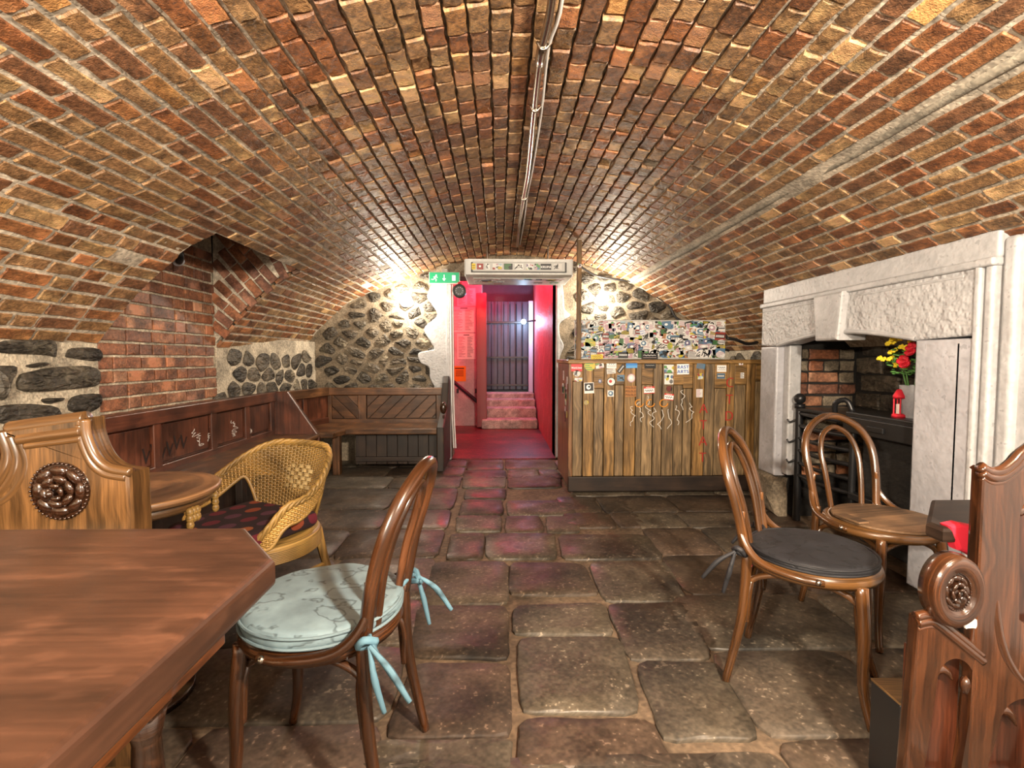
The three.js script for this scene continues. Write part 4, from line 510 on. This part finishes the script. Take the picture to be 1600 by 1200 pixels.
{
  const t = thing('wall_pew', 'long dark red panelled pew along the left rubble wall', 'pew', [0, 0, 0]); const bx = -2.06, z0 = -4.66, z1 = -1.0;
  part('back_board', span(bx - 0.05, bx - 0.03, 0.4, 0.8, z0, z1, 0.004, { grain: 2 }), M.pewRed, t); part('top_rail', span(bx - 0.06, bx + 0.012, 0.725, 0.815, z0, z1, 0.01, { grain: 2 }), M.pewRed, t); part('bottom_rail', span(bx - 0.05, bx, 0.4, 0.47, z0, z1, 0.008, { grain: 2 }), M.pewRed, t);
  for (const z of [-4.58, -4.13, -3.65, -3.05, -2.45, -1.85, -1.05]) part('stile', span(bx - 0.05, bx, 0.46, 0.73, z - 0.035, z + 0.035, 0.006, { grain: 1 }), M.pewRed, t);
  const zz = [-4.58, -4.13, -3.65, -3.05, -2.45, -1.85, -1.05]; for (let i = 0; i < 6; i++) part('panel', span(bx - 0.04, bx - 0.018, 0.48, 0.715, zz[i] + 0.045, zz[i + 1] - 0.045, 0.008, { grain: 1 }), M.pewRed, t);
  part('seat', span(bx - 0.02, bx + 0.4, 0.39, 0.425, z0, z1, 0.012, { grain: 2 }), M.pewBrown, t); part('front_board', span(bx + 0.3, bx + 0.33, 0.05, 0.39, z0, z1, 0.004, { grain: 1 }), M.pewDark, t); for (const z of [-4.5, -3.3, -2.1, -1.1]) part('leg', span(bx + 0.33, bx + 0.38, 0, 0.39, z - 0.03, z + 0.03, 0.006, { grain: 1 }), M.pewDark, t);
  const g = new THREE.PlaneGeometry(1.5, 0.26); g.rotateY(Math.PI / 2); g.translate(bx - 0.016, 0.59, -3.6); part('scratched_marks', g, scrawl, t, 'scratched and inked scrawl');
}
{
  const t = thing('corner_pew', 'brown corner pew with diagonal-boarded back beside the doorway', 'pew', [0, 0, 0]); const sh = 0.42;
  // end board facing the room
  const eb = extrude(poly([[-2.1, 0.02], [-1.66, 0.02], [-1.66, 0.4], [-1.94, 0.815], [-2.1, 0.815]]), 0.035, 0.008, { grain: 1 }); eb.translate(0, 0, -4.66); part('end_board', eb, M.pewRed, t);
  // left length, angled back
  const A = V(-2.08, 0, -4.66), B = V(-1.86, 0, -5.4), len = A.distanceTo(B), ang = Math.atan2(-(B.z - A.z), B.x - A.x); const put = g => { g.rotateY(ang); g.translate(A.x, 0, A.z); return g; };
  part('back_board', put(span(0, len, 0.42, 0.8, 0, 0.02, 0.003, { grain: 1 })), M.pewRed, t); part('top_rail', put(span(0, len, 0.72, 0.812, 0, 0.05, 0.008, { grain: 0 })), M.pewBrown, t); part('stile', put(span(len * 0.5 - 0.03, len * 0.5 + 0.03, 0.44, 0.74, 0, 0.035, 0.006, { grain: 1 })), M.pewRed, t); part('bottom_rail', put(span(0, len, 0.42, 0.49, 0, 0.035, 0.006, { grain: 0 })), M.pewRed, t);
  // far length
  const zb = -5.42, x0 = -1.84, x1 = -0.6; part('back_board', span(x0, x1, 0.42, 0.8, zb - 0.02, zb, 0.003, { grain: 0 }), M.pewDark, t); part('top_rail', span(x0, x1, 0.725, 0.805, zb, zb + 0.05, 0.01, { grain: 0 }), M.pewBrown, t); part('bottom_rail', span(x0, x1, 0.42, 0.47, zb, zb + 0.035, 0.006, { grain: 0 }), M.pewBrown, t);
  for (const [a, b] of [[-1.52, -1.43], [-0.68, -0.6], [-1.84, -1.8]]) part('stile', span(a, b, 0.46, 0.73, zb, zb + 0.035, 0.005, { grain: 1 }), M.pewBrown, t);
  const diag = (a, b, dir) => { const y0 = 0.475, y1 = 0.722, step = 0.135, k = y1 - y0; for (let u = a - k; u < b; u += step) { // parallelogram clipped to the panel
      let P = dir > 0 ? [[u, y0], [u + step - 0.008, y0], [u + step - 0.008 + k, y1], [u + k, y1]] : [[u + k, y0], [u + k + step - 0.008, y0], [u + step - 0.008, y1], [u, y1]];
      for (const [lim, sg] of [[a, 1], [b, -1]]) { const Q = []; for (let i = 0; i < P.length; i++) { const p = P[i], q = P[(i + 1) % P.length], fp = (p[0] - lim) * sg, fq = (q[0] - lim) * sg; if (fp >= 0) Q.push(p); if ((fp < 0) !== (fq < 0)) { const s = fp / (fp - fq); Q.push([p[0] + (q[0] - p[0]) * s, p[1] + (q[1] - p[1]) * s]); } } P = Q; }
      if (P.length < 3) continue; const g = extrude(poly(P), 0.014, 0.004, { s: 1 }); g.translate(0, 0, zb); part('board', g, M.pewBrown, t); } };
  diag(-1.8, -1.525, -1); diag(-1.425, -0.685, 1);
  const st = poly([[-2.05, 4.66], [-1.55, 4.66], [-1.5, 4.88], [-0.6, 4.88], [-0.6, 5.42], [-1.86, 5.42]].map(([x, z]) => [x, z])); const sg = extrude(st, 0.035, 0.01); sg.rotateX(-Math.PI / 2); sg.translate(0, sh - 0.035, 0); part('seat', uvBox(sg, 1.3, 2), M.pewBrown, t);
  part('leg', span(-1.6, -1.53, 0, sh - 0.035, -4.86, -4.78, 0.008, { grain: 1 }), M.pewBrown, t); for (let i = 0; i < 8; i++) part('front_board', span(-1.45 + i * 0.105, -1.348 + i * 0.105, 0.05, sh - 0.035, -5.06, -5.04, 0.004, { grain: 1 }), M.pewDark, t); part('kick_rail', span(-1.45, -0.6, 0.08, 0.13, -5.04, -5.015, 0.006, { grain: 0 }), M.pewDark, t);
  const e2 = extrude(poly([[-4.84, 0.02], [-5.5, 0.02], [-5.5, 0.86], [-5.42, 0.93], [-5.34, 0.86], [-5.2, 0.6], [-4.84, 0.45]]), 0.05, 0.012, { grain: 1 }); e2.rotateY(-Math.PI / 2); e2.translate(-0.55, 0, 0); part('end_board', e2, M.pewDark, t); part('knob', new THREE.SphereGeometry(0.045, 18, 14).scale(0.8, 1.4, 0.9).translate(-0.565, 0.62, -5.05), M.oakDark, t);
}
// ---------- carved rosette ----------
function rosette(r, parent, x, y, z, m = M.carve) {
  const gs = []; gs.push(new THREE.CylinderGeometry(r, r * 1.03, 0.014, 40).rotateX(Math.PI / 2)); gs.push(new THREE.TorusGeometry(r * 0.97, r * 0.06, 8, 48));
  const ring = (n, rad, sz, zz, ph) => { for (let i = 0; i < n; i++) { const a = i / n * 6.2832 + ph, s = new THREE.SphereGeometry(sz, 12, 8); s.scale(0.62, 1, 0.42); s.rotateY(-0.35); s.rotateZ(a); s.translate(Math.cos(a) * rad, Math.sin(a) * rad, zz); gs.push(s); } };
  ring(8, r * 0.68, r * 0.34, 0.006, 0); ring(6, r * 0.42, r * 0.26, 0.014, 0.3); ring(4, r * 0.2, r * 0.17, 0.022, 0.1); gs.push(new THREE.SphereGeometry(r * 0.12, 14, 10).translate(0, 0, 0.036)); for (let i = 0; i < 40; i++) { const a = i / 40 * 6.2832; gs.push(new THREE.SphereGeometry(r * 0.05, 6, 5).translate(Math.cos(a) * r * 0.97, Math.sin(a) * r * 0.97, 0.01)); }
  const g = merge(gs); g.translate(x, y, z); return part('rosette', g, m, parent, 'dark carved rosette');
}
{ // left carved pew end
  const ZP = -1.27, px = (a, b) => { const p = onZ(a * 220 / 1320, 630 + b * 200 / 1200, ZP); return [p.x, p.y]; };
  const t = thing('carved_pew', 'honey oak pew end with carved rosette behind the big table', 'pew', [0, 0, 0]);
  const right = smoothLine([[800, 150], [815, 300], [900, 500], [1030, 610], [1240, 650]].map(p => px(...p)), 20), left = smoothLine([[-500, 900], [-150, 850], [20, 700], [100, 480], [30, 260]].map(p => px(...p)), 20);
  const bx1 = px(1265, 1100)[0], lx = px(-520, 900)[0]; const outline = [...left, px(40, 240), px(790, 140), ...right, [bx1, 0.02], [lx, 0.02]];
  const g = extrude(poly(outline), 0.06, 0.01, { grain: 1, s: 1.6 }); g.translate(0, 0, ZP - 0.06); part('end_panel', g, M.oak, t);
  const mould = (pts, r, z) => sweep(pts.map(p => V(p[0], p[1], z)), r, 40, 10); part('moulding', merge([mould(right, 0.013, ZP), mould(right.map(p => [p[0] - 0.01, p[1] - 0.013]), 0.014, ZP - 0.001), mould(right.map(p => [p[0] - 0.02, p[1] - 0.026]), 0.011, ZP - 0.003)]), M.oak, t, 'polished scroll moulding'); part('moulding', merge([mould(left, 0.018, ZP), mould(left.map(p => [p[0] + 0.02, p[1] - 0.012]), 0.016, ZP - 0.002), mould(left.map(p => [p[0] + 0.042, p[1] - 0.022]), 0.02, ZP - 0.008)]), M.oak, t, 'polished scroll moulding');
  const tr = [px(60, 250), px(790, 150)]; part('cap_rail', merge([mould(tr, 0.02, ZP - 0.01), mould([px(190, 340), px(790, 260)], 0.014, ZP + 0.004), mould([px(260, 400), px(790, 330)], 0.01, ZP + 0.004)]), M.oak, t);
  const rc = px(605, 810); rosette(0.072, t, rc[0], rc[1], ZP + 0.006);
  for (const [a, b] of [[1000, 1050], [240, 1110]]) { const c = px(a, b); const h = []; for (const [dx, dy, r] of [[0, 0.04, 0.035], [-0.028, -0.008, 0.03], [0.028, -0.008, 0.03]]) h.push(new THREE.TorusGeometry(r, 0.007, 8, 24).translate(c[0] + dx, c[1] + dy - 0.02, ZP + 0.003)); part('tracery', merge(h), M.oak, t); part('tracery_ground', merge([new THREE.CircleGeometry(0.05, 20).translate(c[0], c[1] - 0.01, ZP + 0.0015)]), M.oakDark, t); }
  part('foot', span(lx + 0.02, bx1 - 0.02, 0, 0.07, ZP - 0.075, ZP + 0.015, 0.01), M.oak, t); 
}
{ // right carved pew end with roundel
  const ZP = -1.12, px = (a, b) => { const p = onZ(1420 + a * 0.4245, 690 + b * 0.4245, ZP); return [p.x, p.y]; }, X = a => px(a, 0)[0];
  const t = thing('carved_pew', 'mahogany pew end with gothic tracery and carved roundel arm', 'pew', [0, 0, 0]);
  const hole = pts => new THREE.Path(pts.map(p => new THREE.Vector2(...p)));
  const top = smoothLine([[268, 92], [300, 112], [345, 108], [390, 75], [430, 35], [560, -45], [760, -80]].map(p => px(...p)), 36), low = smoothLine([[32, 650], [80, 640], [105, 655], [180, 715], [272, 790]].map(p => px(...p)), 20);
  const f1 = poly([...top, [X(760), 0.02], [X(268), 0.02]]), arc = (cx, cy, w, h) => { const P = []; for (let i = 0; i <= 16; i++) { const u = i / 16 * Math.PI; P.push(px(cx - Math.cos(u) * w, cy - Math.sin(u) * h)); } return P; };
  const hA = [px(388, 660), px(388, 300), ...arc(480, 300, 92, 130), px(572, 690), px(430, 690)], hB = [[X(318), 0.1], ...arc(425, 1040, 107, 110), [X(532), 0.1]], hC = [[X(90), 0.1], ...arc(172, 890, 82, 105), [X(254), 0.1]];
  f1.holes.push(hole(hA), hole(hB)); const g = extrude(f1, 0.016, 0.008, { grain: 1, s: 1.6 }); g.translate(0, 0, ZP - 0.02); part('end_panel', g, M.mahogany, t);
  const f2 = poly([...low, [X(272), 0.02], [X(28), 0.02]]); f2.holes.push(hole(hC)); const g2 = extrude(f2, 0.016, 0.008, { grain: 1, s: 1.6 }); g2.translate(0, 0, ZP - 0.022); part('arm_panel', g2, M.mahogany, t);
  part('sunk_panel', merge([span(X(360), X(640), px(0, 720)[1], px(0, 150)[1], ZP - 0.034, ZP - 0.026, 0.001, { grain: 1 }), span(X(290), X(640), 0.05, px(0, 900)[1], ZP - 0.034, ZP - 0.026, 0.001, { grain: 1 })]), M.panelRed, t, 'red-brown sunk panel'); part('sunk_panel', span(X(60), X(268), 0.05, px(0, 770)[1], ZP - 0.036, ZP - 0.028, 0.001, { grain: 1 }), M.panelRed, t, 'red-brown sunk panel');
  const mould = (pts, rad, z) => sweep(pts.map(p => V(p[0], p[1], z)), rad, 44, 10), shift = (pts, dx, dy) => pts.map(p => [p[0] + dx, p[1] + dy]);
  part('moulding', merge([mould(top, 0.012, ZP - 0.004), mould(shift(top, 0.002, -0.013), 0.012, ZP - 0.003), mould(shift(top, 0.004, -0.026), 0.009, ZP - 0.004)]), M.mahogany, t, 'polished scroll moulding'); part('moulding', merge([mould(low, 0.012, ZP - 0.006), mould(shift(low, 0.002, -0.014), 0.012, ZP - 0.004), mould(shift(low, 0.003, -0.028), 0.008, ZP - 0.005)]), M.mahogany, t, 'polished arm moulding');
  for (const h of [hA, hB, hC]) part('arch_bead', mould(h.slice(h === hA ? 1 : 0, -1), 0.006, ZP - 0.004), M.mahogany, t);
  const cusp = (a, b) => part('cusp', sweep(a.map(p => V(...px(...p), ZP - 0.012)), [0.012, 0.013, 0.009, 0.002], 14, 8), M.mahogany, t); cusp([[92, 870], [120, 845], [150, 855], [178, 890]]); cusp([[252, 880], [235, 890], [225, 920], [250, 955]]); cusp([[325, 1010], [355, 995], [385, 1010], [415, 1060]]); cusp([[392, 250], [415, 262], [440, 250], [455, 220]]);
  part('moulding', sweep([[322, 560], [325, 680], [350, 780], [390, 850], [440, 905]].map(p => V(...px(...p), ZP - 0.003)), [0.006, 0.012, 0.013, 0.011, 0.008], 40, 10), M.mahogany, t, 'curved bead down the panel');
  part('foot', span(X(28), X(760), 0, 0.06, ZP - 0.03, ZP + 0.005, 0.008), M.mahogany, t);
  const c = px(148, 540), rg = new THREE.Group(); rg.name = 'roundel'; rg.position.set(c[0] + 0.002, c[1], ZP + 0.012); rg.scale.set(0.74, 1, 1); t.add(rg);
  part('roundel_rim', lathe([[0.04, -0.03], [0.084, -0.03], [0.088, -0.008], [0.083, 0.012], [0.07, 0.02], [0.058, 0.013], [0.05, 0.017], [0.045, 0.004], [0.001, -0.004]], 44).rotateX(Math.PI / 2), M.mahogany, rg); rosette(0.045, rg, 0, 0, -0.002);
  part('worn_chip', slab([[-0.012, -0.012], [0.012, -0.012], [0.014, 0.006], [-0.008, 0.012]], 0.002, { rnd: rng(2), jit: 0.003, nz: 0.0003, edge: 0.002 }).translate(...px(195, 650), ZP + 0.0215), M.paper, t, 'pale chipped patch');
}
// ---------- tables ----------
{ const t = thing('large_table', 'big worn mahogany table with clipped corner in the foreground', 'table', [0, 0, 0]); const H = 0.76;
  const P = [[-2.0, 0.1], [-0.41, 0.1], [-0.41, -0.905], [-0.545, -1.075], [-2.0, -1.09]].map(([x, z]) => [x, -z]); const g = extrude(poly(P), 0.03, 0.013, { s: 0.9, bevelSegments: 4 }); g.rotateX(-Math.PI / 2); g.translate(0, H - 0.046, 0); part('tabletop', uvBox(g, 1.0, null, [0.3, 0.1]), M.tableTop, t);
  part('apron', span(-0.52, -0.5, H - 0.16, H - 0.045, -0.9, 0.05, 0.004, { grain: 2 }), M.tableEdge, t); part('apron', span(-1.9, -0.52, H - 0.16, H - 0.045, -0.96, -0.94, 0.004, { grain: 0 }), M.tableEdge, t);
  for (const [x, z] of [[-0.62, -0.86], [-0.62, 0.02], [-1.85, -0.86], [-1.85, 0.02]]) part('leg', merge([span(x - 0.03, x + 0.03, 0.5, H - 0.046, z - 0.03, z + 0.03, 0.006), lathe([[0.001, 0], [0.018, 0], [0.026, 0.05], [0.02, 0.08], [0.03, 0.3], [0.022, 0.45], [0.032, 0.5], [0.001, 0.51]], 20).translate(x, 0, z)]), M.oakDark, t); }
{ const t = thing('round_table', 'small round pub table behind the rosette pew end', 'table', [-1.2, 0, -1.62]); part('tabletop', lathe([[0.001, 0.672], [0.25, 0.672], [0.262, 0.68], [0.264, 0.695], [0.255, 0.7], [0.001, 0.7]], 56), M.roundTop, t);
  part('rim_band', lathe([[0.225, 0.64], [0.24, 0.65], [0.238, 0.674], [0.225, 0.674]], 48), M.oak, t); for (let k = 0; k < 8; k++) { const a = k * 0.785 + 0.2, gs = []; for (let i = 0; i < 7; i++) gs.push(new THREE.SphereGeometry(0.012, 8, 6).scale(1, 1.3, 1).translate((i % 3 - 1) * 0.014, 0.64 - Math.floor(i / 3) * 0.02, 0)); const g = merge(gs); g.rotateY(-a + Math.PI / 2); g.translate(Math.cos(a) * 0.243, 0, Math.sin(a) * 0.243); part('carved_leaf', g, M.wicker, t, 'gilded carved leaf'); }
  part('pedestal', lathe([[0.001, 0], [0.17, 0], [0.17, 0.03], [0.06, 0.06], [0.035, 0.14], [0.05, 0.3], [0.03, 0.45], [0.06, 0.6], [0.15, 0.66], [0.001, 0.67]], 32), M.oakDark, t); }
{ const t = thing('dark_table', 'dark octagonal table edge behind the roundel pew', 'table', [0, 0, 0]); const H = 0.7; const P = [[1.1, -1.24], [1.29, -1.44], [1.75, -1.44], [1.95, -1.24], [1.95, -1.2], [1.75, -1.19], [1.1, -1.19]].map(([x, z]) => [x, -z]); const g = extrude(poly(P.reverse()), 0.02, 0.01); g.rotateX(-Math.PI / 2); g.translate(0, H - 0.03, 0); part('tabletop', uvBox(g, 1.3, 0), M.pewDark, t); part('frieze', span(1.3, 1.9, H - 0.09, H - 0.03, -1.38, -1.22, 0.008, { grain: 0 }), M.carve, t); part('pedestal', lathe([[0.001, 0], [0.13, 0], [0.12, 0.03], [0.035, 0.08], [0.045, 0.4], [0.035, 0.62], [0.001, 0.62]], 24).translate(1.55, 0, -1.3), M.carve, t); }
{ const P = [[1478, 820], [1495, 816], [1535, 824], [1540, 872], [1528, 876], [1505, 862], [1492, 858]].map(([x, y]) => onZ(x, y, -1.2)); const g = extrude(new THREE.Shape(P.map(p => new THREE.Vector2(p.x, p.y))), 0.02, 0.008); g.translate(0, 0, -1.215); one('red_cloth', g, M.redCloth, 'folded bright red cloth hanging over the dark table', 'cloth'); }
{ const t = thing('black_box', 'low black box on the floor beside the roundel pew', 'box', [1.045, 0, -1.24]); part('body', span(-0.035, 0.06, 0, 0.245, -0.05, 0.05, 0.004), M.blackPlastic, t); part('lid', span(-0.036, 0.061, 0.245, 0.252, -0.051, 0.051, 0.002), M.kraft, t); }
// ---------- bentwood chairs ----------
function bentChair(label, p, turn, opt = {}) {
  const t = thing('bentwood_chair', label, 'chair', p, turn, undefined); const m = opt.m || M.bentwood, H = 0.44;   // local +x is forward
  part('seat_ring', lathe([[0.165, H - 0.03], [0.2, H - 0.03], [0.208, H - 0.012], [0.2, H + 0.008], [0.18, H + 0.012], [0.165, H]], 44), opt.rim || M.seatRim, t);
  part('seat', lathe([[0.001, H + 0.002], [0.172, H + 0.002], [0.172, H - 0.01], [0.001, H - 0.01]], 36), M.seatWood, t);
  for (const s of [-1, 1]) {
    part('leg', sweep([[0.15, H - 0.02, s * 0.13], [0.16, 0.28, s * 0.14], [0.165, 0.1, s * 0.145], [0.19, 0.0, s * 0.16]], [0.019, 0.018, 0.015, 0.013], 20, 10), m, t);
    part('leg', sweep([[-0.17, H + 0.02, s * 0.15], [-0.18, 0.25, s * 0.155], [-0.225, 0.0, s * 0.17]], [0.018, 0.016, 0.013], 16, 10), m, t);
    part('brace', sweep([[-0.185, 0.6, s * 0.155], [-0.185, 0.52, s * 0.165], [-0.13, 0.455, s * 0.19], [0.0, 0.435, s * 0.212], [0.06, 0.432, s * 0.2]], [0.007, 0.013, 0.013, 0.012, 0.01], 22, 8), m, t);
    part('bolt', new THREE.SphereGeometry(0.009, 10, 8).translate(0.045, 0.436, s * 0.212), M.steel, t);
  }
  const U = []; for (const [x, y, z] of [[-0.172, H, -0.15], [-0.2, 0.6, -0.165], [-0.235, 0.72, -0.165], [-0.262, 0.795, -0.125], [-0.282, 0.842, -0.05], [-0.285, 0.85, 0], [-0.282, 0.842, 0.05], [-0.262, 0.795, 0.125], [-0.235, 0.72, 0.165], [-0.2, 0.6, 0.165], [-0.172, H, 0.15]]) U.push(V(x, y, z)); part('back_hoop', sweep(U, 0.0165, 60, 12), m, t);
  const I = []; for (const [x, y, z] of [[-0.172, H, -0.075], [-0.2, 0.6, -0.088], [-0.23, 0.7, -0.09], [-0.255, 0.77, -0.06], [-0.265, 0.8, 0], [-0.255, 0.77, 0.06], [-0.23, 0.7, 0.09], [-0.2, 0.6, 0.088], [-0.172, H, 0.075]]) I.push(V(x, y, z)); part('inner_hoop', sweep(I, 0.012, 50, 10), m, t);
  // bent under-seat hoops
  const hoop = (a, b) => part('stretcher', sweep([[a[0], 0.22, a[1]], [a[0] * 0.93, 0.36, a[1] * 0.93], [(a[0] + b[0]) * 0.47, 0.405, (a[1] + b[1]) * 0.47], [b[0] * 0.93, 0.36, b[1] * 0.93], [b[0], 0.22, b[1]]], 0.0105, 36, 8), m, t);
  hoop([0.152, -0.13], [0.152, 0.13]); hoop([0.152, 0.13], [-0.17, 0.148]); hoop([-0.17, -0.148], [0.152, -0.13]); hoop([-0.17, 0.148], [-0.17, -0.148]);
  return t;
}
const CA = [-0.47, 0, -1.32], CB = [1.07, 0, -1.66], CC = [1.59, 0, -2.02];
const turnTo = (fx, fz) => Math.atan2(-fz, fx);
bentChair('dark bentwood chair with pale blue seat cushion beside large table', CA, turnTo(-0.985, -0.13), { m: M.bentwoodDark, rim: M.bentwoodDark });
bentChair('bentwood chair with black seat cushion facing the roundel pew', CB, turnTo(0.78, 0.62));
bentChair('bentwood chair with bare worn seat in front of fireplace', CC, turnTo(0.1, 1));
function seatPad(label, C, turn, m, tieM, r, h0) {
  const t = thing('seat_cushion', label, 'cushion', [C[0], 0.447, C[2]], turn); const pts = []; for (let i = 0; i <= 10; i++) { const a = i / 10 * Math.PI - Math.PI / 2; pts.push([r - 0.02 + Math.cos(a) * 0.02, h0 / 2 + Math.sin(a) * h0 / 2]); }
  const g = lathe([[0.001, 0], ...pts, [r * 0.6, h0 + 0.006], [0.001, h0 + 0.008]], 48); const P = g.attributes.position; for (let i = 0; i < P.count; i++) { const x = P.getX(i), z = P.getZ(i), y = P.getY(i); if (y > h0 * 0.6) P.setY(i, y + 0.006 * (fbm(x * 2 + 5, z * 2 + 5, 6, 6, 3, 4) - 0.5) * 2); P.setX(i, x * (1 + 0.03 * Math.sin(Math.atan2(z, x) * 3))); }
  part('pad', uvBox(g, 2.2), m, t); part('piping', new THREE.TorusGeometry(r - 0.001, 0.004, 8, 60).rotateX(Math.PI / 2).translate(0, h0 * 0.75, 0), m, t); part('piping', new THREE.TorusGeometry(r - 0.001, 0.004, 8, 60).rotateX(Math.PI / 2).translate(0, h0 * 0.2, 0), m, t);
  for (const s of [-1, 1]) { part('tie', merge([sweep([[-r + 0.03, 0.02, s * 0.12], [-0.195, 0.03, s * 0.17], [-0.215, 0.0, s * 0.18]], 0.006, 10, 6), sweep([[-0.21, 0.02, s * 0.165], [-0.19, 0.035, s * 0.19], [-0.17, 0.01, s * 0.175], [-0.21, 0.015, s * 0.165]], 0.009, 16, 6), sweep([[-0.2, 0.02, s * 0.185], [-0.215, -0.05, s * 0.195], [-0.235, -0.13, s * 0.19]], [0.005, 0.009, 0.006], 12, 6), sweep([[-0.2, 0.02, s * 0.185], [-0.25, -0.02, s * 0.2], [-0.3, -0.09, s * 0.205]], [0.005, 0.009, 0.006], 12, 6)]), tieM, t); }
}
seatPad('round pale blue velvet seat pad with blue ties', CA, turnTo(-0.985, -0.13), M.velvet, M.velvetBlue, 0.205, 0.045);
seatPad('round black crushed velvet seat pad with black ties', CB, turnTo(0.78, 0.62), M.velvetBlack, M.velvetBlack, 0.195, 0.03);
{ const g = lathe([[0.001, 0.447], [0.19, 0.447], [0.196, 0.455], [0.19, 0.462], [0.001, 0.462]], 40); const t = thing('loose_seat_board', 'loose round wooden board laid on the bare chair by the fireplace', 'seat board', [CC[0] + 0.02, 0, CC[2] + 0.01], 0.2); part('board', uvBox(g, 1.5), M.seatWood, t); part('batten', span(-0.2, -0.15, 0.462, 0.472, -0.06, 0.06, 0.003), M.seatWood, t); }
// ---------- wicker armchair ----------
{
  const t = thing('wicker_armchair', 'honey wicker tub armchair with a checked weave panel in back', 'chair', [-1.08, 0, -2.2], turnTo(-0.48, 1) ); // local +x forward
  const A0 = 2.3, st = (a, b, x) => { const t = Math.min(1, Math.max(0, (x - a) / (b - a))); return t * t * (3 - 2 * t); };   // angle measured from the middle of the back
  const topH = a => { const k = Math.abs(a); return 0.7 - 0.17 * st(0.35, 1.7, k) - 0.13 * st(1.7, A0, k); };
  const lowH = a => { const k = Math.abs(a); return 0.36 + (topH(a) - 0.085 - 0.36) * st(0.62, 0.95, k) * (1 - st(1.85, 2.15, k)); };   // open below the arms
  const pt = (a, v, off = 0) => { const h = lowH(a) + v * (topH(a) - lowH(a)), hv = (h - 0.36) / 0.34, flare = 1 + 0.36 * hv * (0.6 + 0.4 * Math.cos(a)); const r = 0.235 * flare + off; return V(-Math.cos(a) * r + 0.02, h, Math.sin(a) * r * 1.16); };
  const gs = []; const NS = 84; for (let i = 0; i <= NS; i++) { const a = -A0 + 2 * A0 * i / NS; gs.push(sweep([pt(a, 0), pt(a, 0.33), pt(a, 0.66), pt(a, 1)], 0.0028, 7, 5)); }
  part('stakes', merge(gs), M.wicker, t);
  const ws = []; const rows = 40; for (let j = 0; j < rows; j++) { const hgt = 0.364 + j * 0.0084; let P = []; const flush = () => { if (P.length > 2) ws.push(sweep(P, 0.0038, P.length * 3, 5)); P = []; };
    for (let i = 0; i <= NS; i++) { const a = -A0 + 2 * A0 * i / NS, lo = lowH(a), hi = topH(a); if (hgt < lo - 0.003 || hgt > hi) { flush(); continue; } P.push(pt(a, (hgt - lo) / (hi - lo), ((i + j) % 2 ? 1 : -1) * 0.0036)); } flush(); }
  part('woven_back', merge(ws), M.wicker, t);
  const under = []; for (const s of [-1, 1]) { const P = []; for (let i = 0; i <= 30; i++) P.push(pt(s * (0.6 + 1.55 * i / 30), 0)); under.push(sweep(P, 0.008, 60, 6)); } part('arm_edging', merge(under), M.wicker, t);
  const rim = []; for (let i = 0; i <= 60; i++) { const a = -A0 + 2 * A0 * i / 60; rim.push(pt(a, 1.01)); } const br = []; for (let k = 0; k < 3; k++) br.push(sweep(rim.flatMap((p, i) => { const ph = i * 1.6 + k * 2.094; return [V(p.x + Math.cos(ph) * 0.009 * Math.sign(p.x || 1), p.y + Math.sin(ph) * 0.009, p.z)]; }), 0.0095, 240, 6)); part('braided_rim', merge(br), M.wicker, t, 'braided cane rim');
  const ck = []; for (let r = 0; r < 6; r++) for (let c = 0; c < 7; c++) { if ((r + c) % 2) continue; const a = (c - 3) * 0.075, v = 0.42 + r * 0.055, p = pt(a, v, -0.009); const b = new THREE.BoxGeometry(0.004, 0.0175, 0.025); b.rotateY(-a); b.rotateZ(0.12); b.translate(p.x, p.y, p.z); ck.push(b); } part('checked_weave', merge(ck), M.wickerPale, t, 'paler checked panel');
  part('seat_frame', lathe([[0.001, 0.33], [0.26, 0.33], [0.275, 0.345], [0.26, 0.365], [0.001, 0.362]], 36), M.wicker, t);
  const sk = []; for (let j = 0; j < 8; j++) { const P = []; for (let i = 0; i < 80; i++) { const a = i / 80 * 6.2832; P.push(V(Math.cos(a) * (0.265 + (i % 2 ? 0.003 : -0.003)), 0.29 + j * 0.007, Math.sin(a) * (0.275))); } sk.push(sweep(P, 0.0036, 160, 4, true)); } part('woven_skirt', merge(sk), M.wicker, t);
  for (const [x, z] of [[0.2, 0.19], [0.2, -0.19], [-0.2, 0.19], [-0.2, -0.19]]) part('leg', sweep([[x * 0.9, 0.34, z * 0.95], [x * 1.05, 0.16, z * 1.08], [x * 1.3, 0, z * 1.28]], [0.022, 0.018, 0.015], 12, 8), M.wicker, t); part('stretcher', sweep([[0.21, 0.17, 0.2], [-0.21, 0.17, 0.2]], 0.01, 4, 6), M.wicker, t); part('stretcher', sweep([[0.21, 0.17, -0.2], [-0.21, 0.17, -0.2]], 0.01, 4, 6), M.wicker, t);
  const cu = thing('patterned_cushion', 'plum and orange leaf-patterned cushion on wicker armchair', 'cushion', [-1.08, 0.366, -2.17], turnTo(-0.48, 1)); const cg = new RoundedBoxGeometry(0.42, 0.075, 0.44, 5, 0.036); part('pad', uvBox(cg.translate(0.03, 0.038, 0), 1.7), M.patterned, cu);
}
shade(scene);
renderer.render(scene, camera);
